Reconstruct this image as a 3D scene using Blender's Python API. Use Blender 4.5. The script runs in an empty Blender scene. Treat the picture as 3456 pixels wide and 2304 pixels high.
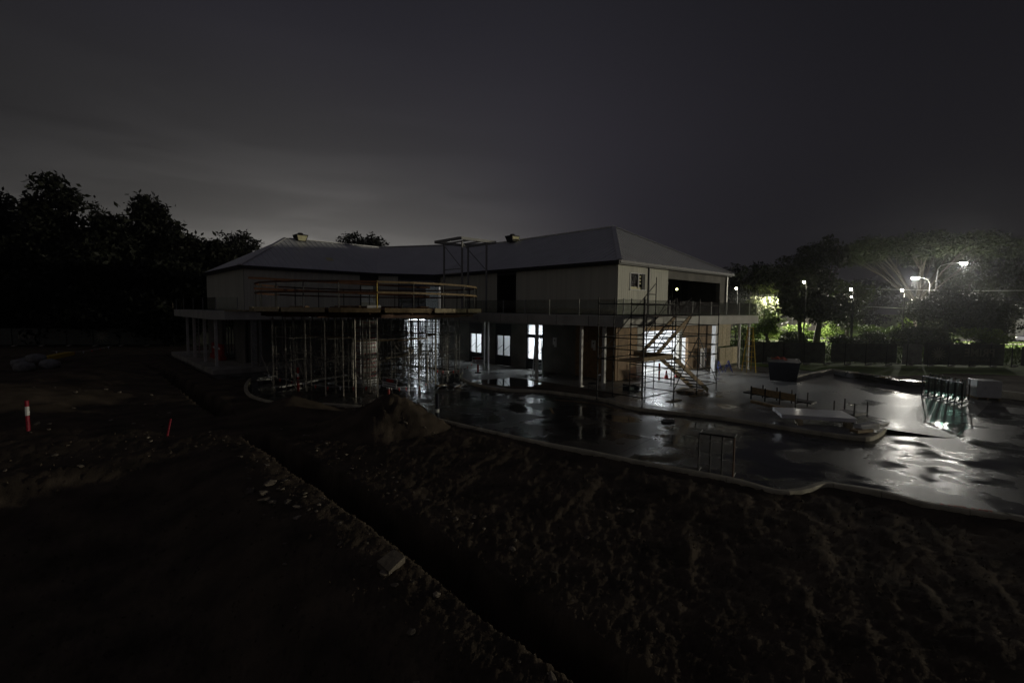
import bpy, bmesh, math, random
import numpy as np
from mathutils import Vector, Matrix
from mathutils.geometry import tessellate_polygon
random.seed(7)
rng = np.random.default_rng(11)
S = bpy.context.scene
COL = S.collection
R = math.radians

# ------------------------------------------------------------------ camera
CAMX, CAMY, CAMZ = -23.33, -16.58, 4.2        # site metres: x and y run along the two facades
YAW = R(42.4)                                 # the view looks 42.4 degrees right of +y
FWD = (math.sin(YAW), math.cos(YAW)); RGT = (math.cos(YAW), -math.sin(YAW))
def cw(X, Y):                                 # metres right of / ahead of the tripod -> site metres
    return (CAMX + RGT[0]*X + FWD[0]*Y, CAMY + RGT[1]*X + FWD[1]*Y)
cam_d = bpy.data.cameras.new('camera'); cam = bpy.data.objects.new('camera', cam_d); COL.objects.link(cam)
cam_d.sensor_width = 36.0; cam_d.lens = 1650/3456*36; cam_d.clip_end = 3000
cam.matrix_world = (Matrix.Translation((CAMX, CAMY, CAMZ)) @ Matrix.Rotation(-YAW, 4, 'Z')
                    @ Matrix.Rotation(R(90-3.85), 4, 'X') @ Matrix.Rotation(0.0095, 4, 'Z'))
S.camera = cam
S.render.engine = 'CYCLES'
S.cycles.use_denoising = True
S.cycles.max_bounces = 6; S.cycles.diffuse_bounces = 3; S.cycles.glossy_bounces = 3
S.cycles.transparent_max_bounces = 12; S.cycles.caustics_reflective = False; S.cycles.caustics_refractive = False
S.cycles.sample_clamp_indirect = 6.0

# ------------------------------------------------------------------ sky
wd = bpy.data.worlds.new('World'); S.world = wd; wd.use_nodes = True
nt = wd.node_tree; N = nt.nodes; L = nt.links; N.clear()
SUN_AZ = Vector((0.72, -0.69, 0.0)).normalized(); SUN_EL = R(3.2)
def wn(t, **k):
    n = N.new(t)
    for a, b in k.items(): setattr(n, a, b)
    return n
out = wn('ShaderNodeOutputWorld'); bg = wn('ShaderNodeBackground'); L.new(bg.outputs[0], out.inputs[0])
tc = wn('ShaderNodeTexCoord')
def vmath(op, a, b=None):
    n = wn('ShaderNodeVectorMath', operation=op); L.new(a, n.inputs[0])
    if b is not None: n.inputs[1].default_value = b
    return n.outputs['Value'] if op in ('DOT_PRODUCT', 'LENGTH') else n.outputs[0]
def m(op, a, b=None, c=None):
    n = wn('ShaderNodeMath', operation=op)
    for i, v in enumerate((a, b, c)):
        if v is None: continue
        if isinstance(v, (int, float)): n.inputs[i].default_value = v
        else: L.new(v, n.inputs[i])
    return n.outputs[0]
def mr(v, a, b, c, d, t='SMOOTHSTEP'):
    n = wn('ShaderNodeMapRange', interpolation_type=t); L.new(v, n.inputs[0])
    for i, q in enumerate((a, b, c, d)): n.inputs[i+1].default_value = q
    return n.outputs[0]
dirv = tc.outputs['Generated']
sepd = wn('ShaderNodeSeparateXYZ'); L.new(dirv, sepd.inputs[0])
elev = sepd.outputs[2]
def gdir(deg):                                # horizontal direction, degrees right of the view
    a = YAW + R(deg); return (math.sin(a), math.cos(a), 0.0)
up0 = m('SUBTRACT', 1.0, m('MAXIMUM', elev, 0.0))
town = vmath('DOT_PRODUCT', dirv, gdir(-25))  # town glow under the cloud, low at left of centre
t1 = m('POWER', mr(town, 0.72, 1.0, 0.0, 1.0, 'LINEAR'), 2.4)
glow = m('MULTIPLY', t1, m('POWER', up0, 9.0))
far_r = vmath('DOT_PRODUCT', dirv, gdir(60))
dim = m('MULTIPLY', mr(far_r, 0.40, 1.0, 1.0, 0.30), mr(vmath('DOT_PRODUCT', dirv, gdir(-62)), 0.70, 0.97, 1.0, 0.62))
# long-exposure cloud streaks
mp = wn('ShaderNodeMapping'); L.new(dirv, mp.inputs[0])
mp.inputs['Rotation'].default_value = (R(7), R(-9), R(30)); mp.inputs['Scale'].default_value = (1.6, 1.6, 11.0)
nz = wn('ShaderNodeTexNoise'); L.new(mp.outputs[0], nz.inputs[0]); nz.inputs['Scale'].default_value = 1.7
nz.inputs['Detail'].default_value = 5.0; nz.inputs['Roughness'].default_value = 0.5; nz.inputs['Distortion'].default_value = 0.35
cloud = mr(nz.outputs[0], 0.36, 0.68, 0.0, 1.0)
left_f = mr(vmath('DOT_PRODUCT', dirv, gdir(-48)), 0.45, 0.98, 0.0, 1.0)
amp = m('MULTIPLY', m('MULTIPLY', left_f, m('POWER', m('SUBTRACT', 1.0, m('MAXIMUM', elev, 0.0)), 5.0)), 1.0)
cf = m('ADD', m('SUBTRACT', 1.0, m('MULTIPLY', amp, 0.55)), m('MULTIPLY', amp, cloud))
def rgbmix(f, a, b):
    n = wn('ShaderNodeMix', data_type='RGBA')
    if isinstance(f, float): n.inputs[0].default_value = f
    else: L.new(f, n.inputs[0])
    for i, v in ((6, a), (7, b)):
        if isinstance(v, tuple): n.inputs[i].default_value = (*v, 1)
        else: L.new(v, n.inputs[i])
    return n.outputs[2]
base = rgbmix(mr(elev, 0.26, 0.58, 0.0, 1.0), (0.0288, 0.0266, 0.0340), (0.0158, 0.0152, 0.0196))
base = rgbmix(m('MULTIPLY', m('MULTIPLY', left_f, 0.6), mr(elev, 0.3, 0.5, 1.0, 0.0)), base, (0.0270, 0.0264, 0.0256))
lit = rgbmix(glow, base, (0.500, 0.478, 0.440))
round_l = mr(vmath('DOT_PRODUCT', dirv, gdir(-128)), 0.3, 0.95, 0.0, 1.0)   # the overcast stays lit on round the left
warm = rgbmix(m('MULTIPLY', round_l, m('MULTIPLY', 0.8, m('POWER', m('SUBTRACT', 1.0, m('MAXIMUM', elev, 0.0)), 1.2))), lit, (0.060, 0.056, 0.049))
sc1 = wn('ShaderNodeVectorMath', operation='SCALE'); L.new(warm, sc1.inputs[0]); L.new(m('MULTIPLY', cf, dim), sc1.inputs['Scale'])
sky = wn('ShaderNodeTexSky', sky_type='NISHITA'); sky.sun_disc = False
sky.sun_elevation = SUN_EL; sky.sun_rotation = math.atan2(SUN_AZ.x, SUN_AZ.y)
sc2 = wn('ShaderNodeVectorMath', operation='SCALE'); L.new(sky.outputs[0], sc2.inputs[0]); sc2.inputs['Scale'].default_value = 0.00035
addv = wn('ShaderNodeVectorMath', operation='ADD'); L.new(sc1.outputs[0], addv.inputs[0]); L.new(sc2.outputs[0], addv.inputs[1])
L.new(addv.outputs[0], bg.inputs[0]); bg.inputs[1].default_value = 1.0
wd.cycles.sampling_method = 'MANUAL'; wd.cycles.sample_map_resolution = 512

# ------------------------------------------------------------------ sun (distant light low on the right, behind the camera)
sd = bpy.data.lights.new('sun', 'SUN'); sun = bpy.data.objects.new('sun', sd); COL.objects.link(sun)
sd.energy = 0.62; sd.angle = R(1.2); sd.color = (1.0, 0.93, 0.74)
dv = Vector((-SUN_AZ.x*math.cos(SUN_EL), -SUN_AZ.y*math.cos(SUN_EL), -math.sin(SUN_EL)))
sun.rotation_euler = dv.to_track_quat('-Z', 'Y').to_euler(); sun.location = (40, -40, 20)
S.view_settings.view_transform = 'Standard'; S.view_settings.look = 'None'
S.view_settings.exposure = 0.0; S.view_settings.gamma = 1.0

# ------------------------------------------------------------------ materials
def mat(name, col, rough=0.7, var=0.25, scale=3.0, bump=0.0, bscale=20.0, metal=0.0, rnd=0.0, col2=None, spec=0.5, wet=0.0):
    ma = bpy.data.materials.new(name); ma.use_nodes = True
    t = ma.node_tree; b = t.nodes['Principled BSDF']
    co = t.nodes.new('ShaderNodeTexCoord')
    nz = t.nodes.new('ShaderNodeTexNoise'); nz.inputs['Scale'].default_value = scale; nz.inputs['Detail'].default_value = 6
    t.links.new(co.outputs['Object'], nz.inputs[0])
    mx = t.nodes.new('ShaderNodeMix'); mx.data_type = 'RGBA'
    lo = col2 if col2 else tuple(c*(1-var) for c in col); hi = col if col2 else tuple(min(1, c*(1+var)) for c in col)
    mx.inputs[6].default_value = (*lo, 1); mx.inputs[7].default_value = (*hi, 1)
    rm = t.nodes.new('ShaderNodeMapRange'); rm.inputs[1].default_value = 0.3; rm.inputs[2].default_value = 0.7
    t.links.new(nz.outputs[0], rm.inputs[0]); t.links.new(rm.outputs[0], mx.inputs[0])
    last = mx.outputs[2]
    if rnd > 0:
        oi = t.nodes.new('ShaderNodeObjectInfo'); hs = t.nodes.new('ShaderNodeHueSaturation')
        r2 = t.nodes.new('ShaderNodeMapRange'); t.links.new(oi.outputs['Random'], r2.inputs[0])
        r2.inputs[3].default_value = 1-rnd; r2.inputs[4].default_value = 1+rnd
        t.links.new(r2.outputs[0], hs.inputs['Value']); t.links.new(last, hs.inputs['Color']); last = hs.outputs[0]
    t.links.new(last, b.inputs['Base Color'])
    b.inputs['Roughness'].default_value = rough; b.inputs['Metallic'].default_value = metal
    b.inputs['Specular IOR Level'].default_value = spec
    if wet > 0: b.inputs['Coat Weight'].default_value = wet; b.inputs['Coat Roughness'].default_value = 0.12
    if bump > 0:
        n2 = t.nodes.new('ShaderNodeTexNoise'); n2.inputs['Scale'].default_value = bscale; n2.inputs['Detail'].default_value = 4
        t.links.new(co.outputs['Object'], n2.inputs[0])
        bp = t.nodes.new('ShaderNodeBump'); bp.inputs['Strength'].default_value = bump; bp.inputs['Distance'].default_value = 0.02
        t.links.new(n2.outputs[0], bp.inputs['Height']); t.links.new(bp.outputs[0], b.inputs['Normal'])
    return ma
def emis(name, col, strength):
    ma = bpy.data.materials.new(name); ma.use_nodes = True; t = ma.node_tree; t.nodes.clear()
    o = t.nodes.new('ShaderNodeOutputMaterial'); e = t.nodes.new('ShaderNodeEmission')
    e.inputs[0].default_value = (*col, 1); e.inputs[1].default_value = strength; t.links.new(e.outputs[0], o.inputs[0]); return ma
def glass(name, tint, refl=0.10, rough=0.02):
    ma = bpy.data.materials.new(name); ma.use_nodes = True; t = ma.node_tree; t.nodes.clear()
    o = t.nodes.new('ShaderNodeOutputMaterial'); tr = t.nodes.new('ShaderNodeBsdfTransparent'); g = t.nodes.new('ShaderNodeBsdfGlossy')
    tr.inputs[0].default_value = (*tint, 1); g.inputs['Roughness'].default_value = rough
    lw = t.nodes.new('ShaderNodeLayerWeight'); lw.inputs[0].default_value = 0.5
    pw = t.nodes.new('ShaderNodeMath'); pw.operation = 'POWER'; pw.inputs[1].default_value = 4.0; t.links.new(lw.outputs['Facing'], pw.inputs[0])
    ad = t.nodes.new('ShaderNodeMath'); ad.operation = 'MULTIPLY_ADD'; ad.inputs[1].default_value = 0.6; ad.inputs[2].default_value = refl; t.links.new(pw.outputs[0], ad.inputs[0])
    mx = t.nodes.new('ShaderNodeMixShader'); t.links.new(ad.outputs[0], mx.inputs[0]); t.links.new(tr.outputs[0], mx.inputs[1]); t.links.new(g.outputs[0], mx.inputs[2])
    t.links.new(mx.outputs[0], o.inputs[0]); return ma
def wet_ground(name, col, dry, pud_lo, pud_hi, scale):
    """wet concrete: puddles lie in the low patches of a noise, the rest is damp and rougher"""
    ma = bpy.data.materials.new(name); ma.use_nodes = True; t = ma.node_tree; b = t.nodes['Principled BSDF']; K = t.links.new
    co = t.nodes.new('ShaderNodeTexCoord')
    def noise(sc, det, stretch=None):
        n = t.nodes.new('ShaderNodeTexNoise'); n.inputs['Scale'].default_value = sc; n.inputs['Detail'].default_value = det
        if stretch:
            mp = t.nodes.new('ShaderNodeMapping'); mp.inputs['Scale'].default_value = stretch; mp.inputs['Rotation'].default_value = (0, 0, R(20))
            K(co.outputs['Object'], mp.inputs[0]); K(mp.outputs[0], n.inputs[0])
        else: K(co.outputs['Object'], n.inputs[0])
        return n.outputs[0]
    def rng_(v, a, b_, c, d):
        n = t.nodes.new('ShaderNodeMapRange'); n.interpolation_type = 'SMOOTHSTEP'; K(v, n.inputs[0])
        for i, q in enumerate((a, b_, c, d)): n.inputs[i+1].default_value = q
        return n.outputs[0]
    p = noise(scale, 9, (1, 1, 1)); fine = noise(9, 6)
    pud = rng_(p, pud_lo, pud_hi, 1.0, 0.0)
    mx = t.nodes.new('ShaderNodeMix'); mx.data_type = 'RGBA'; mx.inputs[6].default_value = (*dry, 1); mx.inputs[7].default_value = (*col, 1)
    K(pud, mx.inputs[0])
    m2 = t.nodes.new('ShaderNodeMix'); m2.data_type = 'RGBA'; m2.blend_type = 'MULTIPLY'; m2.inputs[0].default_value = 0.7
    cr = t.nodes.new('ShaderNodeMapRange'); K(fine, cr.inputs[0]); cr.inputs[1].default_value = 0.3; cr.inputs[2].default_value = 0.7; cr.inputs[3].default_value = 0.55; cr.inputs[4].default_value = 1.25
    K(mx.outputs[2], m2.inputs[6]); K(cr.outputs[0], m2.inputs[7]); K(m2.outputs[2], b.inputs['Base Color'])
    ro = t.nodes.new('ShaderNodeMapRange'); K(pud, ro.inputs[0]); ro.inputs[3].default_value = 0.36; ro.inputs[4].default_value = 0.07
    K(ro.outputs[0], b.inputs['Roughness'])
    b.inputs['Specular IOR Level'].default_value = 0.25
    # ripples on water, grain on damp concrete
    rip = noise(1.4, 3); gr = noise(55, 3)
    a1 = t.nodes.new('ShaderNodeMath'); a1.operation = 'MULTIPLY'; K(gr, a1.inputs[0])
    ro2 = t.nodes.new('ShaderNodeMapRange'); K(pud, ro2.inputs[0]); ro2.inputs[3].default_value = 0.26; ro2.inputs[4].default_value = 0.006; K(ro2.outputs[0], a1.inputs[1])
    a2 = t.nodes.new('ShaderNodeMath'); a2.operation = 'MULTIPLY_ADD'; K(rip, a2.inputs[0]); a2.inputs[1].default_value = 0.55; K(a1.outputs[0], a2.inputs[2])
    bp = t.nodes.new('ShaderNodeBump'); bp.inputs['Strength'].default_value = 0.5; bp.inputs['Distance'].default_value = 0.03
    K(a2.outputs[0], bp.inputs['Height']); K(bp.outputs[0], b.inputs['Normal'])
    return ma

M = {}
M['soil'] = mat('soil', (0.150, 0.118, 0.085), 0.9, scale=1.1, col2=(0.062, 0.05, 0.038), bump=0.6, bscale=30, spec=0.08)
M['rock'] = mat('rock', (0.20, 0.17, 0.13), 0.8, 0.3, 6, bump=0.4, bscale=14, rnd=0.5)
M['grass_ground'] = mat('grass_ground', (0.17, 0.26, 0.045), 0.9, scale=0.8, col2=(0.08, 0.12, 0.025), bump=0.8, bscale=9)
M['grass'] = mat('grass', (0.18, 0.28, 0.05), 0.7, scale=1.5, col2=(0.08, 0.13, 0.025))
M['drive'] = wet_ground('wet_concrete', (0.040, 0.041, 0.042), (0.058, 0.054, 0.048), 0.38, 0.60, 0.6)
M['apron'] = wet_ground('damp_concrete', (0.12, 0.12, 0.12), (0.25, 0.245, 0.23), 0.30, 0.52, 0.35)
M['conc'] = mat('concrete', (0.44, 0.42, 0.36), 0.75, 0.25, 1.6, bump=0.15, bscale=30)
M['kerb'] = mat('kerb_concrete', (0.50, 0.46, 0.34), 0.6, 0.3, 2.2, bump=0.15, bscale=30)
M['fascia'] = mat('fascia_concrete', (0.56, 0.55, 0.50), 0.7, 0.16, 1.1, bump=0.1)
M['clad'] = mat('cladding', (0.64, 0.63, 0.53), 0.62, 0.06, 1.2, rnd=0.07)
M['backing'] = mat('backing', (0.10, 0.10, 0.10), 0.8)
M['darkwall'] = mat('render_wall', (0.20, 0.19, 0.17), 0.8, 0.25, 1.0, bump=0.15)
M['ply'] = mat('plywood', (0.36, 0.23, 0.11), 0.7, scale=3.0, col2=(0.20, 0.125, 0.06), rnd=0.18)
M['timber'] = mat('timber', (0.30, 0.215, 0.11), 0.7, 0.3, 6, rnd=0.2)
M['timber_red'] = mat('lvl_timber', (0.11, 0.048, 0.022), 0.65, 0.3, 5, rnd=0.25)
M['timber_pale'] = mat('pale_timber', (0.50, 0.42, 0.26), 0.7, 0.25, 6, rnd=0.3)
M['roof'] = mat('roof_sheet', (0.74, 0.75, 0.77), 0.45, 0.06, 0.8, metal=0.1)
M['cap'] = mat('ridge_cap', (0.80, 0.80, 0.80), 0.4, 0.05, 1, metal=0.3)
M['dark'] = mat('dark_metal', (0.022, 0.022, 0.024), 0.45, 0.2, 2, metal=0.3)
M['frame'] = mat('door_frame', (0.018, 0.019, 0.024), 0.4, 0.1, 2)
M['steel'] = mat('galvanised', (0.50, 0.50, 0.48), 0.38, 0.25, 9, metal=0.75)
M['prop'] = mat('steel_prop', (0.42, 0.39, 0.33), 0.5, 0.35, 7, metal=0.4, rnd=0.3)
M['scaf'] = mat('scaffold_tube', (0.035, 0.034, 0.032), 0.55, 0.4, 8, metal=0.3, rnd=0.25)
M['alu'] = mat('aluminium', (0.62, 0.62, 0.62), 0.32, 0.08, 4, metal=0.85)
M['rail_post'] = mat('rail_post_metal', (0.34, 0.34, 0.33), 0.6, 0.1, 3, metal=0.15)
M['leaf_mid'] = None
M['colpaint'] = mat('column_paint', (0.66, 0.65, 0.61), 0.5, 0.12, 2)
M['white'] = mat('white_paint', (0.80, 0.80, 0.78), 0.6, 0.05, 2)
M['plaster'] = mat('plaster', (0.82, 0.83, 0.84), 0.85, 0.05, 1.2)
M['tube'] = mat('column_form', (0.70, 0.68, 0.62), 0.25, 0.15, 3, wet=0.7, bump=0.2, bscale=5)
M['red'] = mat('red_plastic', (0.42, 0.03, 0.016), 0.45, 0.2, 5)
M['crimson'] = mat('red_strap', (0.30, 0.01, 0.03), 0.6, 0.2, 5)
M['orange'] = mat('orange_mesh', (0.26, 0.035, 0.012), 0.7, 0.35, 5)
M['yellow'] = mat('yellow_paint', (0.62, 0.42, 0.03), 0.45, 0.15, 4)
M['blue'] = mat('blue_wrap', (0.02, 0.05, 0.30), 0.5, 0.3, 6)
M['navy'] = mat('dark_plastic', (0.02, 0.022, 0.035), 0.4, 0.2, 4)
M['plastic'] = mat('black_sheeting', (0.012, 0.012, 0.014), 0.22, 0.3, 5, bump=0.6, bscale=6)
M['wrap'] = mat('white_wrap', (0.72, 0.72, 0.70), 0.18, 0.1, 5, bump=0.7, bscale=9, wet=0.5)
M['bag'] = mat('bag_fabric', (0.26, 0.26, 0.25), 0.8, 0.3, 4, bump=0.9, bscale=5)
M['frame_steel'] = mat('frame_steel', (0.20, 0.19, 0.17), 0.5, 0.35, 7, metal=0.4, rnd=0.3)
M['sheet'] = mat('white_sheet', (0.84, 0.84, 0.86), 0.35, 0.07, 3, wet=0.3)
M['pane'] = glass('pane_glass', (0.93, 0.95, 0.96), 0.08)
M['rail_glass'] = glass('railing_glass', (0.72, 0.74, 0.72), 0.07, 0.05)
M['dark_pane'] = glass('dark_glass', (0.35, 0.38, 0.40), 0.12)
M['green_glass'] = glass('green_glass', (0.45, 0.62, 0.58), 0.12)
M['cloth'] = mat('shade_cloth', (0.115, 0.12, 0.10), 0.8, 0.25, 2.5)
M['cloth_print'] = mat('banner_print', (0.30, 0.29, 0.22), 0.8, 0.2, 3)
M['cloth_pale'] = mat('pale_banner', (0.34, 0.33, 0.30), 0.8, 0.25, 3)
M['bark'] = mat('bark', (0.06, 0.05, 0.04), 0.9, 0.4, 5, bump=0.5, bscale=12)
M['bark_pale'] = mat('pale_bark', (0.46, 0.42, 0.34), 0.8, 0.3, 4, bump=0.3, bscale=10)
def leafmat(n, c):
    ma = bpy.data.materials.new(n); ma.use_nodes = True; t = ma.node_tree; b = t.nodes['Principled BSDF']
    ge = t.nodes.new('ShaderNodeNewGeometry'); hs = t.nodes.new('ShaderNodeHueSaturation'); hs.inputs['Color'].default_value = (*c, 1)
    r1 = t.nodes.new('ShaderNodeMapRange'); t.links.new(ge.outputs['Random Per Island'], r1.inputs[0]); r1.inputs[3].default_value = 0.55; r1.inputs[4].default_value = 1.6
    t.links.new(r1.outputs[0], hs.inputs['Value']); t.links.new(hs.outputs[0], b.inputs['Base Color']); b.inputs['Roughness'].default_value = 0.6
    b.inputs['Specular IOR Level'].default_value = 0.25
    return ma
M['leaf'] = leafmat('foliage', (0.055, 0.075, 0.022)); M['leaf_dark'] = leafmat('dark_foliage', (0.011, 0.013, 0.007))
M['leaf_mid'] = leafmat('mid_foliage', (0.030, 0.038, 0.015)); M['leaf_gum'] = leafmat('gum_foliage', (0.085, 0.10, 0.035)); M['leaf_bright'] = leafmat('young_foliage', (0.13, 0.19, 0.035))
M['asphalt'] = mat('asphalt', (0.06, 0.058, 0.055), 0.6, 0.3, 4, bump=0.2, bscale=40)
M['path'] = mat('footpath', (0.42, 0.39, 0.34), 0.8, 0.15, 2)
M['brick_wall'] = mat('house_wall', (0.28, 0.26, 0.23), 0.8, 0.2, 3)
M['tile'] = mat('roof_tile', (0.10, 0.095, 0.095), 0.6, 0.3, 6)
M['car'] = mat('car_paint', (0.20, 0.20, 0.23), 0.25, 0.05, 1, metal=0.4, wet=0.6)
M['rubber'] = mat('rubber', (0.02, 0.02, 0.02), 0.8)
M['cream'] = mat('cream_panel', (0.78, 0.74, 0.45), 0.6, 0.08, 3)
M['spray'] = mat('spray_paint', (0.60, 0.05, 0.02), 0.6, 0.35, 14)
M['ink'] = mat('print_ink', (0.10, 0.10, 0.10), 0.7)
M['lamp_main'] = emis('street_lamp_lens', (1.0, 0.97, 0.90), 900.0)
M['lamp_far'] = emis('far_lamp_lens', (1.0, 0.92, 0.78), 60.0)
M['lamp_room'] = emis('batten_tube', (0.92, 0.97, 1.0), 22.0)

# ------------------------------------------------------------------ mesh helpers
class MB:
    def __init__(s): s.v = []; s.f = []
    def add(s, vs, fs):
        o = len(s.v); s.v += [tuple(p) for p in vs]; s.f += [tuple(i+o for i in f) for f in fs]; return s
    def box(s, x0, x1, y0, y1, z0, z1):
        return s.add([(x0,y0,z0),(x1,y0,z0),(x1,y1,z0),(x0,y1,z0),(x0,y0,z1),(x1,y0,z1),(x1,y1,z1),(x0,y1,z1)],
                     [(3,2,1,0),(4,5,6,7),(0,1,5,4),(1,2,6,5),(2,3,7,6),(3,0,4,7)])
    def bar(s, a, b, w, h, up=(0,0,1)):
        a = Vector(a); b = Vector(b); d = (b-a).normalized(); u = Vector(up)
        if abs(d.dot(u)) > 0.99: u = Vector((1,0,0))
        r = d.cross(u).normalized()*w/2; t = r.cross(d).normalized()*h/2
        vs = [p+q for p in (a, b) for q in (-r-t, r-t, r+t, -r+t)]
        return s.add(vs, [(3,2,1,0),(4,5,6,7),(0,1,5,4),(1,2,6,5),(2,3,7,6),(3,0,4,7)])
    def tube(s, a, b, r, n=6, r2=None, cap=True):
        a = Vector(a); b = Vector(b); d = (b-a).normalized(); u = Vector((0,0,1)) if abs(d.z) < 0.9 else Vector((1,0,0))
        p = d.cross(u).normalized(); q = d.cross(p); r2 = r if r2 is None else r2
        vs = [a+(p*math.cos(2*math.pi*i/n)+q*math.sin(2*math.pi*i/n))*r for i in range(n)] + [b+(p*math.cos(2*math.pi*i/n)+q*math.sin(2*math.pi*i/n))*r2 for i in range(n)]
        fs = [(i, (i+1) % n, n+(i+1) % n, n+i) for i in range(n)]
        if cap: fs += [tuple(range(n))[::-1], tuple(range(n, 2*n))]
        return s.add(vs, fs)
    def path(s, pts, r, n=5):
        for a, b in zip(pts, pts[1:]): s.tube(a, b, r, n)
        return s
    def prism(s, poly, z0, z1):
        n = len(poly)
        tris = tessellate_polygon([[Vector((p[0], p[1], 0)) for p in poly]])
        area = sum(poly[i][0]*poly[(i+1) % n][1]-poly[(i+1) % n][0]*poly[i][1] for i in range(n))
        vs = [(p[0], p[1], z0) for p in poly]+[(p[0], p[1], z1) for p in poly]
        fs = []
        for t in tris:
            a, b, c = t
            s_ = (poly[b][0]-poly[a][0])*(poly[c][1]-poly[a][1])-(poly[c][0]-poly[a][0])*(poly[b][1]-poly[a][1])
            if s_ < 0: a, b, c = a, c, b
            fs += [(a+n, b+n, c+n), (c, b, a)]
        for i in range(n):
            j = (i+1) % n; fs.append((i, j, n+j, n+i) if area > 0 else (j, i, n+i, n+j))
        return s.add(vs, fs)
    def build(s, name, ma, parent=None, smooth=False):
        me = bpy.data.meshes.new(name); me.from_pydata(s.v, [], s.f); me.update()
        return link(name, me, ma, parent, smooth)
def link(name, me, ma, parent=None, smooth=False):
    if ma is not None:
        me.materials.clear(); me.materials.append(M[ma] if isinstance(ma, str) else ma)
    if smooth: me.polygons.foreach_set('use_smooth', [True]*len(me.polygons))
    o = bpy.data.objects.new(name, me); COL.objects.link(o)
    if parent: o.parent = parent
    return o
def tag(o, label=None, cat=None, group=None, kind=None):
    if label: o['label'] = label
    if cat: o['category'] = cat
    if group: o['group'] = group
    if kind: o['kind'] = kind
    return o
def empty(name, loc=(0,0,0), rz=0.0, label=None, cat=None, group=None, kind=None):
    o = bpy.data.objects.new(name, None); COL.objects.link(o); o.location = loc; o.rotation_euler = (0, 0, rz)
    o.empty_display_size = 0.2
    return tag(o, label, cat, group, kind)
def copy_tree(o, parent=None):
    c = o.copy(); COL.objects.link(c); c.parent = parent
    for ch in list(o.children): copy_tree(ch, c)
    return c
def dup(o, loc, rz=0.0, label=None, group=None):
    c = copy_tree(o); c.location = loc; c.rotation_euler = (0, 0, rz)
    return tag(c, label, None, group)
def box(name, ma, parent, *a): return MB().box(*a).build(name, ma, parent)
def inst(src, name, parent, loc, rot=(0,0,0), scale=(1,1,1)):
    o = bpy.data.objects.new(name, src.data if hasattr(src, 'data') else src); COL.objects.link(o)
    o.parent = parent; o.location = loc; o.rotation_euler = rot; o.scale = scale; return o
def text_mesh(name, body, size, ma, parent, mw, extrude=0.003, mirror=False):
    cu = bpy.data.curves.new('txt', 'FONT'); cu.body = body; cu.size = size; cu.extrude = extrude; cu.align_x = 'CENTER'; cu.align_y = 'CENTER'
    cu.offset = size*0.02
    t = bpy.data.objects.new('txt', cu); COL.objects.link(t)
    bpy.context.view_layer.update()
    me = bpy.data.meshes.new_from_object(t.evaluated_get(bpy.context.evaluated_depsgraph_get()))
    bpy.data.objects.remove(t); bpy.data.curves.remove(cu)
    if mirror: me.transform(Matrix.Scale(-1, 4, (1, 0, 0)))
    o = link(name, me, ma, parent); o.matrix_local = mw; return o
# value noise
def vnoise(x, y, seed=0):
    xi = np.floor(x).astype(np.int64); yi = np.floor(y).astype(np.int64); xf = x-xi; yf = y-yi
    def h(a, b):
        n = (a*374761393+b*668265263+seed*1442695041) & 0x7fffffff
        n = ((n ^ (n >> 13))*1274126177) & 0x7fffffff
        return ((n ^ (n >> 16)) & 0xffff)/65535.0
    u = xf*xf*(3-2*xf); v = yf*yf*(3-2*yf)
    return (h(xi, yi)*(1-u)+h(xi+1, yi)*u)*(1-v)+(h(xi, yi+1)*(1-u)+h(xi+1, yi+1)*u)*v
def sstep(e0, e1, x):
    t = np.clip((x-e0)/(e1-e0), 0, 1); return t*t*(3-2*t)

# ================================================================== GROUND
KERB = [(-7.6,-30.0),(-8.0,-24.0),(-8.5,-19.5),(-8.96,-16.47),(-9.05,-16.18),(-9.49,-15.06),(-9.4,-14.19),(-9.6,-13.47),(-9.8,-13.12),(-10.43,-12.98),
        (-10.87,-12.82),(-11.23,-12.47),(-11.22,-11.37),(-11.73,-9.35),(-12.03,-7.77),(-12.5,-5.77),(-12.88,-3.12),(-13.28,-0.24),(-14.1,2.6),(-15.4,4.6),
        (-16.6,5.9),(-17.0,7.5),(-16.95,9.4),(-16.4,11.9),(-15.6,14.3)]
PAVE = KERB+[(-16.9,15.4),(-16.9,34.4),(15.6,34.4),(15.6,-6.7),(13.5,-10.2),(12.4,-13.1),(11.5,-16.0),(9.5,-24.0),(8.5,-30.0)]
ISL = [(-1.67,-12.82),(-3.4,-12.78),(-3.87,-12.39),(-4.01,-11.49),(-4.16,-10.54),(-4.26,-8.8),(-4.57,-7.17),(-5.2,-5.6),(-5.32,-4.42),(-4.85,-2.96),(-4.87,-1.19),
       (-5.41,0.82),(-6.35,1.95),(-6.75,3.03),(-6.7,4.28),(-6.4,5.6),(-5.6,7.4),(-4.3,9.0)]
APRON = ISL+[(-4.0,12.0),(-5.0,15.8),(-13.5,17.2),(-13.5,34.2),(15.4,34.2),(15.4,-6.6),(13.3,-10.1),(12.2,-12.8)]
def inside(px, py, poly):
    c = np.zeros(px.shape, bool); n = len(poly)
    for i in range(n):
        x1, y1 = poly[i]; x2, y2 = poly[(i+1) % n]
        if y1 == y2: continue
        c ^= ((y1 > py) != (y2 > py)) & (px < (x2-x1)*(py-y1)/(y2-y1)+x1)
    return c
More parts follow.
